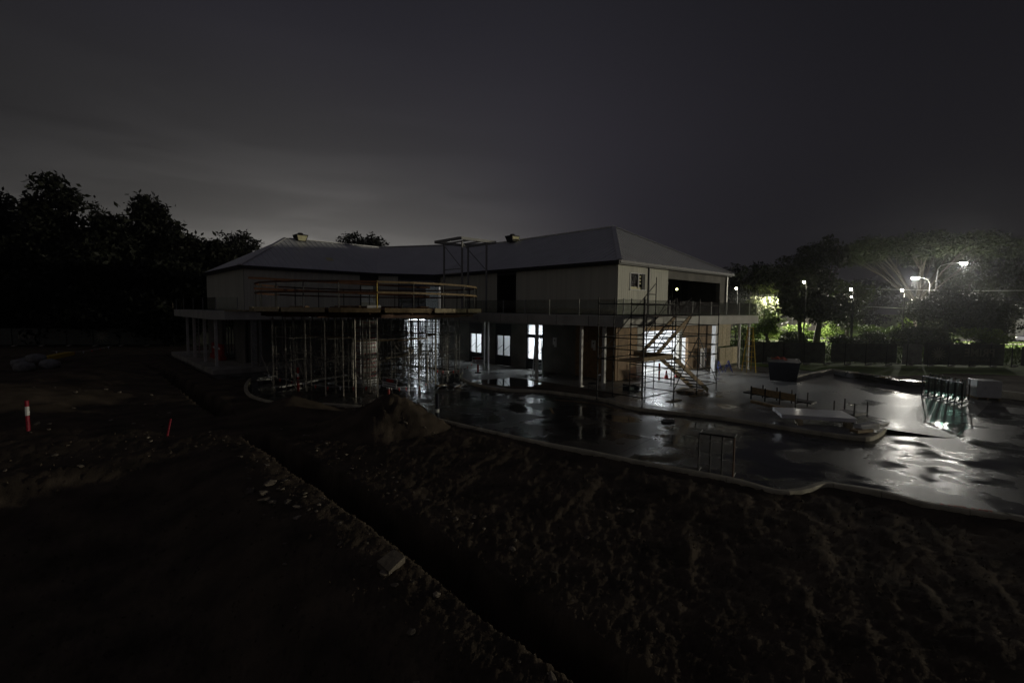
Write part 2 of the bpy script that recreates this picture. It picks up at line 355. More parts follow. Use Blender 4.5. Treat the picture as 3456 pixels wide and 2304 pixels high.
def hsoil(x, y):
    z = -0.03+0.10*(vnoise(x*0.55, y*0.55, 1)-0.5)+0.035*(vnoise(x*1.7, y*1.7, 2)-0.5)
    near = sstep(38, 12, np.hypot(x-CAMX, y-CAMY))
    z += near*(0.022*(vnoise(x*4.3, y*4.3, 3)-0.5)+0.034*(vnoise(x*9.7, y*9.7, 4)-0.5)+0.042*(vnoise(x*21, y*21, 5)-0.5)+0.03*(vnoise(x*43, y*43, 15)-0.5))
    # dragged bucket / track marks
    z += near*0.05*(vnoise(x*0.8+y*0.5, (y-x*0.4)*4.5, 8)-0.5)*sstep(-17.5, -15.5, x)
    tw = 0.30+0.05*(vnoise(y*1.3, y*0+3.0, 6)-0.5); tx = -18.8+0.10*(vnoise(y*0.7, y*0+9.0, 7)-0.5)
    tr = sstep(tw+0.10, tw-0.04, np.abs(x-tx))*np.maximum(sstep(1.1, 0.6, y), sstep(4.9, 5.6, y)*sstep(30, 22, y))
    z -= 0.85*tr
    berm = np.exp(-((x+19.75)/0.38)**2)*0.06*sstep(1.5, -1.0, y)*(0.6+0.8*vnoise(x*2.2, y*2.2, 9)); z += berm
    def mound(cx, cy, r, h, s):
        d = np.hypot(x-cx, y-cy)/r*(0.85+0.3*vnoise(x*1.3+s, y*1.3, 10+s)); return h*np.clip(1-d, 0, 1)**1.05
    z += mound(-14.75, -0.7, 2.5, 1.15, 1)*(0.9+0.2*vnoise(x*6, y*6, 30))+mound(-16.7, 3.9, 1.9, 0.62, 2)+mound(-26.5, 14, 6, 0.9, 3)+mound(-22.5, 20, 4.5, 0.7, 4)
    bank = sstep(-20.2, -22.2, x)*sstep(0.5, -4.5, y); z -= 0.75*bank
    return z
ring = [0.6]
while ring[-1] < 62: ring.append(ring[-1]*1.0115 if ring[-1] > 3 else ring[-1]*1.08)
while ring[-1] < 900: ring.append(ring[-1]*1.12)
ring = np.array(ring)
ang = np.concatenate([np.arange(-62, 62, 0.28), np.arange(62, 298, 4.0)]); ang = np.radians(ang)+YAW
RR, AA = np.meshgrid(ring, ang, indexing='ij')
GX = CAMX+RR*np.sin(AA); GY = CAMY+RR*np.cos(AA)
GZ = hsoil(GX, GY)
GZ *= sstep(140, 60, RR); GZ += 0.0
pin = inside(GX, GY, PAVE)
# distance to kerb polyline so the soil meets the kerb cleanly
dk = np.full(GX.shape, 9.0)
for (x1, y1), (x2, y2) in zip(KERB, KERB[1:]):
    dx, dy = x2-x1, y2-y1; t_ = np.clip(((GX-x1)*dx+(GY-y1)*dy)/(dx*dx+dy*dy), 0, 1)
    dk = np.minimum(dk, np.hypot(GX-x1-t_*dx, GY-y1-t_*dy))
GZ = np.where(~pin, np.where(dk < 0.5, np.minimum(GZ, 0.0)*0.6-0.02+0.35*np.clip(GZ, 0, 3)*sstep(0, 0.5, dk), GZ), GZ)
GZ = np.where(pin, np.where(dk < 0.35, -0.16, -0.55), GZ)
nr, na = GX.shape
vs = np.stack([GX.ravel(), GY.ravel(), GZ.ravel()], 1)
ii = np.arange(nr*na).reshape(nr, na)
a0 = ii[:-1, :]; a1 = np.roll(ii, -1, 1)[:-1, :]; b0 = ii[1:, :]; b1 = np.roll(ii, -1, 1)[1:, :]
fs = np.stack([a0.ravel(), b0.ravel(), b1.ravel(), a1.ravel()], 1)
gme = bpy.data.meshes.new('ground')
gme.vertices.add(len(vs)); gme.vertices.foreach_set('co', vs.ravel())
gme.loops.add(fs.size); gme.loops.foreach_set('vertex_index', fs.ravel())
gme.polygons.add(len(fs)); gme.polygons.foreach_set('loop_start', np.arange(0, fs.size, 4)); gme.polygons.foreach_set('loop_total', np.full(len(fs), 4))
gme.materials.append(M['soil']); gme.materials.append(M['grass_ground'])
fcx = vs[fs].mean(1)
rx = (fcx[:, 0]-CAMX)*RGT[0]+(fcx[:, 1]-CAMY)*RGT[1]; ry = (fcx[:, 0]-CAMX)*FWD[0]+(fcx[:, 1]-CAMY)*FWD[1]
gm = ((ry > 33+3*(vnoise(fcx[:, 0]*0.4, fcx[:, 1]*0.4, 40)-0.5)) & (rx > 8)) | (ry > 55)
gme.polygons.foreach_set('material_index', gm.astype(np.int32))
gme.polygons.foreach_set('use_smooth', np.ones(len(fs), bool))
gme.update(); gme.validate()
ground = bpy.data.objects.new('ground', gme); COL.objects.link(ground); tag(ground, 'churned dark brown soil with stones, turning to grass beyond', kind='structure')
# stones that can be told apart lie on the soil
def rock_mesh(seed):
    bm = bmesh.new(); bmesh.ops.create_icosphere(bm, subdivisions=1, radius=1.0); r = random.Random(seed)
    for v in bm.verts: v.co *= r.uniform(0.72, 1.2); v.co.z *= 0.6
    me = bpy.data.meshes.new('rock'); bm.to_mesh(me); bm.free(); me.materials.append(M['rock']); return me
RK = [rock_mesh(i) for i in range(6)]
def hz_(x, y): return float(hsoil(np.array([x]), np.array([y]))[0])
def put_rock(x, y, s, sx=1.0):
    o = inst(RK[random.randrange(6)], 'rock', ground, (x, y, hz_(x, y)+s*0.2), (random.uniform(-.3,.3), random.uniform(-.3,.3), random.uniform(0,6)), (s*sx, s, s*random.uniform(.6,1)))
    return o
slab_rock = MB().prism([(-.24,-.14),(.2,-.17),(.27,.1),(-.1,.17)], -.05, .07).build('rock', 'rock', ground); slab_rock.location = (-19.6, -9.6, hz_(-19.6, -9.6)+.05); slab_rock.rotation_euler = (0.1, -.12, .5)
rocks_l = [(-19.75,-9.75,.10),(-19.9,-6.3,.10),(-20.3,-5.4,.13),(-20.2,-5.0,.12),(-20.0,-5.9,.09),(-20.4,-4.6,.11),(-19.95,-4.5,.14),(-20.1,-6.8,.08)]
for x, y, s in rocks_l: put_rock(x, y, s, 1.3)
for i in range(150):
    y = random.uniform(-13, 2); side = random.random()
    if side < .55: x = random.gauss(-19.8, .5)
    elif side < .8: x = random.uniform(-18.3, -17.2)
    else: x = random.uniform(-18, -13.3)
    if -19.3 < x < -18.3 or x > -13.4: continue
    put_rock(x, y, random.choice([.025,.03,.04,.05,.07]), random.uniform(.9,1.5))
for i in range(40): put_rock(random.uniform(-26,-19.4), random.uniform(0,14), random.uniform(.03,.09), 1.3)
# crumbs of soil and gravel too small to count
mb = MB(); 
for i in range(5200):
    r_ = 4.5*math.exp(random.random()*1.5); a_ = YAW+R(random.uniform(-50, 50)); x = CAMX+r_*math.sin(a_); y = CAMY+r_*math.cos(a_)
    s = random.uniform(.008, .03)*(0.6+r_/14); z = None
    mb.v += [(x+random.uniform(-s,s), y+random.uniform(-s,s), 0) for _ in range(3)]+[(x, y, s)]; n_ = len(mb.v)
    mb.f += [(n_-4,n_-3,n_-1),(n_-3,n_-2,n_-1),(n_-2,n_-4,n_-1)]
va = np.array(mb.v); keep = ~inside(va[:,0], va[:,1], PAVE)
va[:,2] += hsoil(va[:,0], va[:,1]); va[~keep,2] = -0.5
mb.v = [tuple(p) for p in va]
cr = mb.build('gravel', 'soil', ground); cr['kind'] = 'stuff'

driveway = MB().prism(PAVE, -0.45, -0.10).build('driveway', 'drive'); tag(driveway, 'wet dark concrete driveway with puddles', kind='structure')
for i, (a, b) in enumerate((((-12.7,-3.6),(-5.0,-2.6)),((-11.9,-8.2),(-4.5,-7.3)),((-8.9,-17.6),(11.0,-17.6)),((-9.2,5.2),(-9.0,-16.0)),((-13.4,.6),(-6.9,2.6)),((2.0,-14.9),(2.0,-29)))):
    MB().bar((*a,-.0995),(*b,-.0995),.018,.003).build('control_joint', 'rubber', driveway)
apron = MB().prism(APRON, -0.40, 0.0).build('apron', 'apron'); tag(apron, 'damp concrete apron around the building', kind='structure')
ramp = MB().add([(-1.67,-12.82,0.0),(12.2,-12.8,0.0),(12.0,-15.0,-.098),(-1.0,-14.6,-.098)], [(0,3,2,1)]).build('ramp', 'apron', apron)
def smooth(pts, k=4):
    o = []
    P = [Vector((*p, 0)) for p in pts]
    for i in range(len(P)-1):
        p0, p1, p2, p3 = P[max(i-1,0)], P[i], P[i+1], P[min(i+2,len(P)-1)]
        for j in range(k):
            t = j/k; o.append(0.5*((2*p1)+(p2-p0)*t+(2*p0-5*p1+4*p2-p3)*t*t+(3*p1-p0-3*p2+p3)*t**3))
    return o+[P[-1]]
def kerb(name, pts, ztop, zbot, w, label, every=6):
    root = empty(name, (0,0,0), label=label, kind='structure'); P = smooth(pts)
    nrm = []
    for i in range(len(P)):
        d = (P[min(i+1,len(P)-1)]-P[max(i-1,0)]).normalized(); nrm.append(Vector((-d.y, d.x, 0)))
    i = 0
    while i < len(P)-1:
        j = min(i+every, len(P)-1); mb = MB(); vs = []; fs = []
        for k in range(i, j+1):
            p = P[k]; n = nrm[k]
            if k == j and j < len(P)-1: p = p-(P[k]-P[k-1]).normalized()*0.012
            for o_, z in ((-w/2, zbot), (-w/2, ztop-.02), (-w/2+.02, ztop), (w/2-.03, ztop), (w/2, ztop-.04), (w/2+.01, zbot)):
                vs.append((p.x+n.x*o_, p.y+n.y*o_, z))
        K = 6; L_ = j-i+1
        for k in range(L_-1):
            for q in range(K-1): fs.append((k*K+q, k*K+q+1, (k+1)*K+q+1, (k+1)*K+q))
        fs += [tuple(range(K)), tuple(range((L_-1)*K, L_*K))[::-1]]
        mb.add(vs, fs).build('kerb_segment', 'kerb', root); i = j
    return root
kerb('kerb', KERB, 0.045, -0.4, 0.17, 'pale concrete kerb curving along the dark soil')
kerb('inner_kerb', ISL, 0.035, -0.35, 0.15, 'pale concrete kerb edging the raised apron by the building')
# spray-painted writing on the kerb top
tx = text_mesh('spray_marking', 'A CIVIL CAST', 0.15, 'spray', None, Matrix.Translation((-9.27,-15.62,0.052)) @ Matrix.Rotation(R(-68), 4, 'Z'), 0.001)
tag(tx, 'red spray-painted lettering on the kerb at the right', 'lettering')
gb = MB().prism([(-4.75,-2.6),(-3.1,-2.6),(-3.0,3.5),(-3.4,5.4),(-5.6,5.5),(-6.4,4.0),(-6.2,2.4),(-5.2,1.1),(-4.65,-1.0)], -0.1, 0.012).build('garden_bed', 'soil'); tag(gb, 'wet bare garden bed inside the inner kerb', kind='structure')
pud = MB().prism([(-5.9,3.1),(-4.9,2.0),(-3.7,2.4),(-3.3,4.0),(-3.6,5.3),(-5.2,5.4),(-6.1,4.3)], 0.0, 0.018)
M['water'] = mat('puddle_water', (0.015,0.015,0.015), 0.02, 0.2, 2); pud.build('puddle', 'water', gb)
# raised strip footing at the far edge of the pavement
st = empty('strip_footing', label='low pale concrete upstand round the far corner of the pavement', kind='structure')
for a, b in (((9.3,-6.35),(15.4,-6.75)), ((15.4,-6.75),(13.3,-10.6)), ((13.3,-10.6),(12.3,-13.2)), ((12.3,-13.2),(11.4,-16.2))):
    MB().bar((*a,.1),(*b,.1),.22,.36).build('upstand', 'conc', st)

# ================================================================== BUILDING
B = empty('building', (0,0,0), label='half-built two-storey building with grey metal hip roof and pale cladding', cat='building')
ZS0, ZS1 = 3.32, 3.86
# roof
E1,E2,E3,E4,E5,E6,E7 = (0,0,7.0),(0,18.7,7.0),(-4.2,21,7.0),(-14.4,21,7.0),(-14.4,33.4,7.0),(14.9,33.4,7.0),(14.9,0,7.0)
R1,R2,R3,R4 = (7.45,5.9,10.4),(7.45,19.6,10.4),(-0.85,27.2,9.92),(-9.4,27.2,9.92)
roof = MB().add([E1,E2,E3,E4,E5,E6,E7,R1,R2,R3,R4], [(0,7,8,1),(1,8,9,2),(2,9,10,3),(3,10,4),(6,7,0),(4,10,9,5),(9,8,5),(5,8,7,6)]).build('roof', 'roof', B)
# standing ribs of the roof sheets
rb = MB()
def ribs(ea, eb, ra, rb_, n, step):
    ea, eb, ra, rb_ = map(Vector, (ea, eb, ra, rb_)); nn = Vector(n).normalized()*0.03
    ln = (eb-ea).length; d = (eb-ea).normalized(); k = step/2
    sl = Vector((n[0], n[1], 0)).normalized()*-1
    while k < ln:
        p = ea+d*k
        ta = (ra-ea).dot(d); tb = (rb_-ea).dot(d); run = max((ra-ea).dot(sl), (rb_-ea).dot(sl)); rise = ra.z-ea.z
        f = 1.0
        if k < ta: f = k/ta
        elif k > tb and ln > tb: f = (ln-k)/(ln-tb)
        q = p+(sl*run+Vector((0,0,rise)))*f
        rb.bar(p+nn*.5, q+nn*.5, .035, .035, n); k += step
ribs(E1,E2,R1,R2,(-3.4,0,7.45),.45); ribs(E4,E3,R4,R3,(0,-2.92,6.2),.45); ribs(E1,E7,R1,R1,(0,-3.4,5.9),.45)
ro = rb.build('rib', 'roof', roof); ro['kind'] = 'stuff'
for nm, a, b in (('hip_cap',E1,R1),('hip_cap',E4,R4),('hip_cap',E7,R1),('ridge_cap',R1,R2),('ridge_cap',R4,R3),('ridge_cap',R3,R2)):
    MB().bar(Vector(a)+Vector((0,0,.04)), Vector(b)+Vector((0,0,.04)), .28, .06).build(nm, 'cap', roof)
def gutter(a, b): MB().bar((*a,6.93),(*b,6.93),.14,.15).build('gutter', 'dark', B)
gutter((-.02,-.05),(-.02,18.7)); gutter((-4.2,20.98),(-.02,18.72)); gutter((-14.4,20.98),(-4.2,20.98)); gutter((-14.42,21),(-14.42,33.4)); gutter((0,-.02),(14.9,-.02))
# eaves soffit
MB().prism([(0.04,0.04),(0.04,18.7),(-4.2,21.04),(-14.36,21.04),(-14.36,33.3),(-13.8,33.3),(-13.8,21.7),(-4.0,21.7),(0.7,19.2),(0.7,0.7),(14.8,0.7),(14.8,0.04)], 6.80, 6.86).build('soffit', 'dark', B)
# upper walls: backing plus separate vertical boards
BW, BZ0, BZ1 = 0.2, 3.9, 6.82
brd_x = MB().box(-.018,.018,.004,BW-.006,0,1).build('cladding_board', 'clad', B); brd_mesh_x = brd_x.data; bpy.data.objects.remove(brd_x)
brd_y = MB().box(.004,BW-.006,-.018,.018,0,1).build('cladding_board', 'clad', B); brd_mesh_y = brd_y.data; bpy.data.objects.remove(brd_y)
def boards(mesh, axis, fixed, a, b, z0=BZ0, z1=BZ1):
    n = max(1, round((b-a)/BW)); st_ = (b-a)/n
    for i in range(n):
        p = a+i*st_; jit = random.uniform(-.003,.003)
        loc = (fixed+jit, p, z0) if axis == 'x' else (p, fixed+jit, z0)
        inst(mesh, 'cladding_board', B, loc, (0,0,0), ((1, st_/BW, z1-z0) if axis == 'x' else (st_/BW, 1, z1-z0)))
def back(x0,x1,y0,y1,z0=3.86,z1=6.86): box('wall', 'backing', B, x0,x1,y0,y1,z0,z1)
boards(brd_mesh_x, 'x', .35, .37, 8.97); boards(brd_mesh_x, 'x', .35, 11.05, 18.4)
back(.375,.5,.4,8.97); back(.375,.5,11.05,18.5); box('lintel', 'frame', B, .37,.5,8.97,11.05,6.6,6.86)
boards(brd_mesh_y, 'y', .35, .37, 1.55); boards(brd_mesh_y, 'y', .35, 3.15, 3.5); boards(brd_mesh_y, 'y', .35, 3.66, 5.9)
boards(brd_mesh_y, 'y', .35, 1.55, 3.15, 3.9, 5.42); boards(brd_mesh_y, 'y', .35, 1.55, 3.15, 6.42, 6.82)
back(.5,1.6,.375,.5); back(3.1,5.9,.375,.5); back(1.6,3.1,.375,.5,3.86,5.45); back(1.6,3.1,.375,.5,6.4,6.86)
box('downpipe', 'dark', B, 3.53,3.63,.26,.34,3.86,6.85)
w = empty('window'); w.parent = B
for a in ((1.55,1.62,.3,.4,5.42,6.42),(3.08,3.15,.3,.4,5.42,6.42),(1.62,3.08,.3,.4,6.36,6.42)): box('frame', 'white', w, *a)
box('sill', 'white', w, 1.5,3.2,.24,.4,5.36,5.42); box('frame', 'white', w, 2.42,2.52,.31,.39,5.5,6.36); box('panel', 'cream', w, 1.62,3.08,.36,.39,5.42,5.58)
box('pane', 'dark_pane', w, 1.62,2.42,.37,.375,5.58,6.36); box('pane', 'dark_pane', w, 2.52,3.08,.37,.375,5.58,6.36)
for z in (5.75,5.95,6.15): box('louvre', 'cream', w, 2.53,2.75,.33,.36,z,z+.1)
box('shutter', 'backing', w, 2.78,3.12,.28,.3,5.36,6.38)
# recessed terrace on the end facade
box('beam', 'darkwall', B, 5.9,14.5,.38,.62,6.25,6.86); box('wall', 'backing', B, 5.9,6.05,.5,4.0,3.86,6.86)
box('wall', 'darkwall', B, 13.55,14.5,.4,.7,3.86,6.25); box('wall', 'backing', B, 5.9,14.6,4.0,4.15,3.86,6.86); box('post', 'steel', B, 14.5,14.62,.28,.40,3.86,6.86)
for i in range(6):
    x = 6.3+i*1.2; d = empty('glazed_door'); d.parent = B
    box('frame', 'frame', d, x,x+.06,2.95,3.02,3.9,6.3); box('pane', 'dark_pane', d, x+.06,x+1.14,2.98,2.99,3.95,6.25); box('frame', 'frame', d, x+1.14,x+1.2,2.95,3.02,3.9,6.3)
box('floor', 'backing', B, 5.9,14.6,.7,4.0,3.80,3.87); box('wall', 'backing', B, 14.5,14.6,.72,4.0,3.87,6.86)
# upper left wing
boards(brd_mesh_y, 'y', 21.35, -14.05, -5.53); back(-14.0,-5.53,21.375,21.5)
boards(brd_mesh_x, 'x', -14.08, 21.38, 33.2); back(-14.06,-13.9,21.4,33.2)
box('spandrel', 'frame', B, -5.53,-3.94,21.36,21.5,6.05,6.86)
w = empty('window'); w.parent = B
box('frame', 'frame', w, -5.53,-5.42,21.33,21.45,3.9,6.05); box('frame', 'frame', w, -4.08,-3.94,21.33,21.45,3.9,6.05); box('pane', 'pane', w, -5.42,-4.08,21.39,21.395,3.9,6.05)
box('blind', 'plaster', w, -5.3,-4.1,21.9,21.93,4.6,5.95)
# chamfered corner, upper level
CA, CB = Vector((-4.15,21.37,0)), Vector((.36,18.62,0)); CD = (CB-CA).normalized(); CL = (CB-CA).length; CANG = math.atan2(CD.y, CD.x)
ch = empty('chamfer_wall', (CA.x,CA.y,0), CANG); ch.parent = B
def chb(name, ma, a, b, z0, z1, y0=0.0, y1=.12): return box(name, ma, ch, a, b, y0, y1, z0, z1)
for i in range(8): chb('cladding_board', 'clad', .25+i*.2, .25+i*.2+.19, 3.9, 6.82, -.03, .0)
chb('wall', 'backing', .2, 1.87, 3.86, 6.86, .004); chb('lintel', 'frame', 1.87, CL-.1, 6.5, 6.86); chb('pane', 'dark_pane', 1.87, CL-.1, 3.9, 6.5, .05, .055)
for i in range(4): chb('mullion', 'frame', 1.87+i*1.1, 1.93+i*1.1, 3.9, 6.5, .02, .1)
# dark room shells behind the upper openings
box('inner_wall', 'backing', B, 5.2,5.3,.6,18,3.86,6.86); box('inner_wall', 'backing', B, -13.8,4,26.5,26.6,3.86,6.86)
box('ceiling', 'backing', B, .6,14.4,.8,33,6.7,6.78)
# first-floor slab with balcony: thick concrete edge
SL = [(-2.9,-2.4),(-2.9,12.4),(-3.6,14.6),(-5.2,16.6),(-7.4,17.8),(-9.5,18.1),(-14.6,18.1),(-15.9,18.5),(-16.5,19.8),(-16.5,33.6),(13.8,33.6),(13.8,-2.4)]
slab = MB().prism(SL, ZS0, ZS1).build('balcony_slab', 'fascia', B)
for y in (-.2, 2.1, 4.4, 6.9, 9.2): box('fascia_joint', 'dark', slab, -2.904,-2.895,y,y+.025,ZS0+.01,ZS1-.01)
MB().bar((-16.0,18.06,ZS1+.04),(-9.8,18.02,ZS1+.04),.16,.1).build('edge_form', 'timber_pale', slab)
# soffit pipes and trays under the slab
for (a, b, z) in (((-2.2,2.2),(-2.2,9.8),3.27),((-1.9,6.2),(-1.9,15.5),3.22),((-1.4,-1.2),(12.8,-1.2),3.26),((-1.6,10),(-1.6,16),3.2),((-13.5,19.2),(-7.5,19.0),3.24)):
    MB().bar((*a,z),(*b,z),.07,.05).build('pipe', 'steel', B)
# columns
def column(x, y, z0=0.0, w=.14, ma='colpaint'):
    c = box('column', ma, B, x-w/2,x+w/2,y-w/2,y+w/2,z0,ZS0); MB().box(x-w*.9,x+w*.9,y-w*.9,y+w*.9,z0,z0+.02).build('base_plate', 'steel', c); return c
for y in (9.15,8.72): column(-2.4,y,w=.12)
column(-2.5,4.0); column(-2.55,.55); column(-2.5,-.95,w=.16)
column(7.95,-1.95,w=.26,ma='white'); column(12.95,-2.1); column(13.3,-1.3)
for x, y in ((-16.1,20.1),(-16.1,23.6),(-16.1,27.4),(-16.1,30.2)): column(x,y,.2,w=.17)
column(-14.2,18.75,.2,w=.30,ma='steel'); column(-13.75,18.9,.2,w=.14,ma='steel')
# railing: posts and glass panels
rail = empty('railing'); rail.parent = B
def rpost(x, y): MB().box(x-.025,x+.025,y-.025,y+.025,ZS1,4.74).build('post', 'rail_post', rail)
ys = [-2.3,-1.9,.55,2.75,4.75,6.75,8.8,10.8]
for y in ys: rpost(-2.8,y)
for a, b in zip(ys, ys[1:]): box('glass_panel', 'rail_glass', rail, -2.806,-2.794,a+.04,b-.04,ZS1+.06,4.72)
xs = [-2.8,-.8,1.6,4.2,6.6,8.75,10.7,12.4,13.6]
for x in xs[1:]: rpost(x,-2.3)
for a, b in zip(xs, xs[1:]): box('glass_panel', 'rail_glass', rail, a+.04,b-.04,-2.306,-2.294,ZS1+.06,4.72)
xs = [-2.3,0,2,4]; 
for y in xs[1:]: rpost(13.7,y)
for a, b in zip(xs, xs[1:]): box('glass_panel', 'rail_glass', rail, 13.694,13.706,a+.04,b-.04,ZS1+.06,4.72)
lr = [(-15.2,18.3),(-16.2,19.4),(-16.4,22.2),(-16.4,25.6),(-16.4,29.5),(-16.4,33)]
for p in lr: rpost(*p)
for p, q in zip(lr, lr[1:]): MB().bar((*p,4.32),(*q,4.32),.012,.84).build('glass_panel', 'rail_glass', rail)
# ground floor front wall with three door sets
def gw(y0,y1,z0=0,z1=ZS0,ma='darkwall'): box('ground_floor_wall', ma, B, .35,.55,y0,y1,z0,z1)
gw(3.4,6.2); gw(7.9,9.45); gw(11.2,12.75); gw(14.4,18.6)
for i in range(3): box('plywood_sheet', 'ply', B, .34,.55,.36+i*1.02,1.36+i*1.02,.02,ZS0)
def door(y0, y1, transom, tone):
    d = empty('door'); d.parent = B
    for a in ((y0-.05,y0+.09),(y1-.09,y1+.05)): box('frame', 'frame', d, .36,.48,a[0],a[1],0,ZS0-.05)
    ym = (y0+y1)/2
    box('mullion', 'frame', d, .37,.46,ym-.035,ym+.035,0,2.3)
    box('transom', 'frame', d, .36,.48,y0+.09,y1-.09,2.21,2.45 if transom else ZS0-.05)
    box('panel', 'frame', d, .40,.45,y0+.09,ym-.035,.02,.76); box('panel', 'frame', d, .40,.45,ym+.035,y1-.09,.02,.76)
    for a, b in ((y0+.09,ym-.035),(ym+.035,y1-.09)):
        box('pane', 'pane', d, .42,.426,a,b,.76,2.21)
        MB().tube((.46,a+.06,1.55),(.46,b-.02,1.15),.016).build('stay_bar', 'dark', d)
        MB().tube((.38,(b if a < ym-.2 else a)-.0,1.0),(.34,(b if a < ym-.2 else a),1.0),.03).build('handle', 'steel', d)
    if transom:
        box('pane', 'pane', d, .42,.426,y0+.09,y1-.09,2.45,3.1); box('glazing_bar', 'frame', d, .40,.45,y0+.09,y1-.09,2.62,2.65); box('head', 'frame', d, .36,.48,y0+.09,y1-.09,3.1,ZS0-.05)
        box('glazing_bar', 'frame', d, .40,.45,ym-.02,ym+.02,2.45,3.1)
door(6.25,7.85,True,1); door(9.5,11.15,False,.5); door(12.8,14.35,False,1)
# lit rooms behind the doors
def room(x0,x1,y0,y1,ma='plaster'):
    box('room_wall', ma, B, x1,x1+.1,y0,y1,0,3.2); box('room_wall', ma, B, x0,x1,y0-.06,y0,0,3.2); box('room_wall', ma, B, x0,x1,y1,y1+.06,0,3.2)
    box('room_ceiling', ma, B, x0,x1,y0,y1,3.2,3.26); box('room_floor', 'conc', B, x0,x1,y0,y1,.0,.012)
room(.6,4.6,5.75,8.75); room(.6,4.6,8.95,11.75); room(.6,4.6,11.95,15.6)
for i, (x, y, z, sx, sy, sz, ma) in enumerate(((3.6,6.4,0,.5,.35,1.1,'white'),(3.2,8.2,0,.4,.4,.8,'timber'),(3.9,9.6,0,.5,.8,1.5,'sheet'),(3.3,11.2,0,.3,.3,1.0,'steel'),(3.8,12.6,0,.6,.5,1.2,'sheet'),(3.0,14.8,0,.4,.5,.7,'ply'))):
    box('room_fitting', ma, B, x,x+sx,y,y+sy,z+.02,z+sz)
# junction boxes on the front wall
for y in (5.15,1.95):
    jb = MB().box(.27,.35,y-.14,y+.14,1.85,2.33).build('service_box', 'white', B); MB().tube((.27,y-.02,2.15),(.26,y-.02,2.15),.05,8).build('outlet', 'dark', jb); MB().box(.28,.35,y-.14,y+.02,1.72,1.85).build('lower_cover', 'white', jb)
# ground floor end wall
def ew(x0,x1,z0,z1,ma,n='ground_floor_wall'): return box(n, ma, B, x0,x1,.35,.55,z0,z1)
for i in range(2): ew(.58+i*.98,1.54+i*.98,.02,ZS0,'ply','plywood_sheet')
ew(2.56,3.3,0,ZS0,'conc'); ew(3.3,7.6,2.85,ZS0,'ply'); ew(7.6,8.0,0,ZS0,'conc'); ew(8.0,8.85,2.3,ZS0,'ply'); 
for i in range(4): ew(8.87+i*.95,9.8+i*.95,.02,ZS0,'ply','plywood_sheet')
ew(12.7,13.4,0,ZS0,'darkwall'); 
for i in range(3): box('wall_sheet', 'cream' if i == 5 else 'timber_pale', B, 13.4+i*.7,14.06+i*.7,.30,.36,1.45,ZS0)
for i in range(4): box('wall_sheet', 'timber_pale', B, 11.0+i*1.2,12.15+i*1.2,-.30,-.25,.12,1.42)
for i, x in enumerate((2.4,9.6)):
    pass
hall = [(2.9,9.2,.56,5.3)]
box('room_wall', 'plaster', B, 2.8,2.9,.56,5.3,0,3.2); box('room_wall', 'plaster', B, 9.2,9.3,.56,5.3,0,3.2); box('room_wall', 'plaster', B, 2.8,9.3,5.3,5.4,0,3.2)
box('room_ceiling', 'plaster', B, 2.8,9.3,.56,5.4,3.2,3.26)
box('panel', 'sheet', B, 10.0,10.9,-.02,.02,.1,1.5); box('fridge_gap', 'navy', B, 10.25,10.5,-.05,-.02,.1,1.15)
# ground floor, left wing and glazed entry
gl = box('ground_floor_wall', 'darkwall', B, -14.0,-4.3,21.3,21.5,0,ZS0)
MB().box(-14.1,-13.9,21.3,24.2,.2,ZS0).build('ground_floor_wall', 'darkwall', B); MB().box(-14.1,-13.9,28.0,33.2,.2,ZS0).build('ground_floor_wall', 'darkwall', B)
box('inner_wall', 'backing', B, -10.2,-10.0,21.5,33,0,ZS0)
for y in (24.6,25.5,26.4,27.3): MB().box(-14.05,-13.97,y,y+.07,.2,ZS0).build('stud', 'steel', B)
chb('ground_floor_wall', 'darkwall', .02, 2.2, 0, ZS0, .0, .1)
for i in range(6): chb('mullion', 'frame', 2.2+i*.6, 2.26+i*.6, 0, ZS0, .0, .09)
for z in (.12,1.05,2.35,2.95): chb('transom', 'frame', 2.26, CL-.05, z, z+.07, .01, .08)
for i in range(5): chb('pane', 'pane', 2.27+i*.6, 2.79+i*.6, .19, 3.25, .04, .046)
box('room_wall', 'plaster', B, -3.6,6.0,25.2,25.3,0,3.2); box('room_wall', 'plaster', B, -3.7,-3.6,21.6,25.2,0,3.2); box('room_wall', 'plaster', B, 5.9,6.0,16,25.2,0,3.2); box('room_ceiling', 'plaster', B, -3.6,6,19.4,25.2,3.2,3.26)
# left wing raised floor slab
fl = MB().prism([(-16.7,18.2),(-16.7,34.3),(-13.4,34.3),(-13.4,21.2),(-4.5,21.2),(-4.5,18.6),(-8,18.4)], -.12, .2).build('floor_slab', 'conc', B)
# roof vents and skylight
for (x, y, z) in ((-8.2,27.0,9.9),(6.9,16.6,10.35)):
    v = empty('roof_vent', (x,y,z-.15)); v.parent = B
    MB().add([(-.34,-.34,0),(.34,-.34,0),(.34,.34,0),(-.34,.34,0),(-.5,-.5,.55),(.5,-.5,.55),(.5,.5,.55),(-.5,.5,.55)], [(0,1,5,4),(1,2,6,5),(2,3,7,6),(3,0,4,7),(4,5,6,7)]).build('cowl', 'dark', v)
    MB().add([(-.28,-.37,.04),(.28,-.37,.04),(.42,-.5,.46),(-.42,-.5,.46)], [(0,1,2,3)]).build('front_panel', 'cream', v)
    MB().tube((0,0,.55),(0,0,.72),.3,8,.2).build('cap', 'dark', v)
sk = MB().add([(-7.55,22.9,7.93),(-7.0,22.9,7.93),(-7.0,23.35,8.2),(-7.55,23.35,8.2)], [(0,1,2,3)]).build('skylight', 'cream', B)
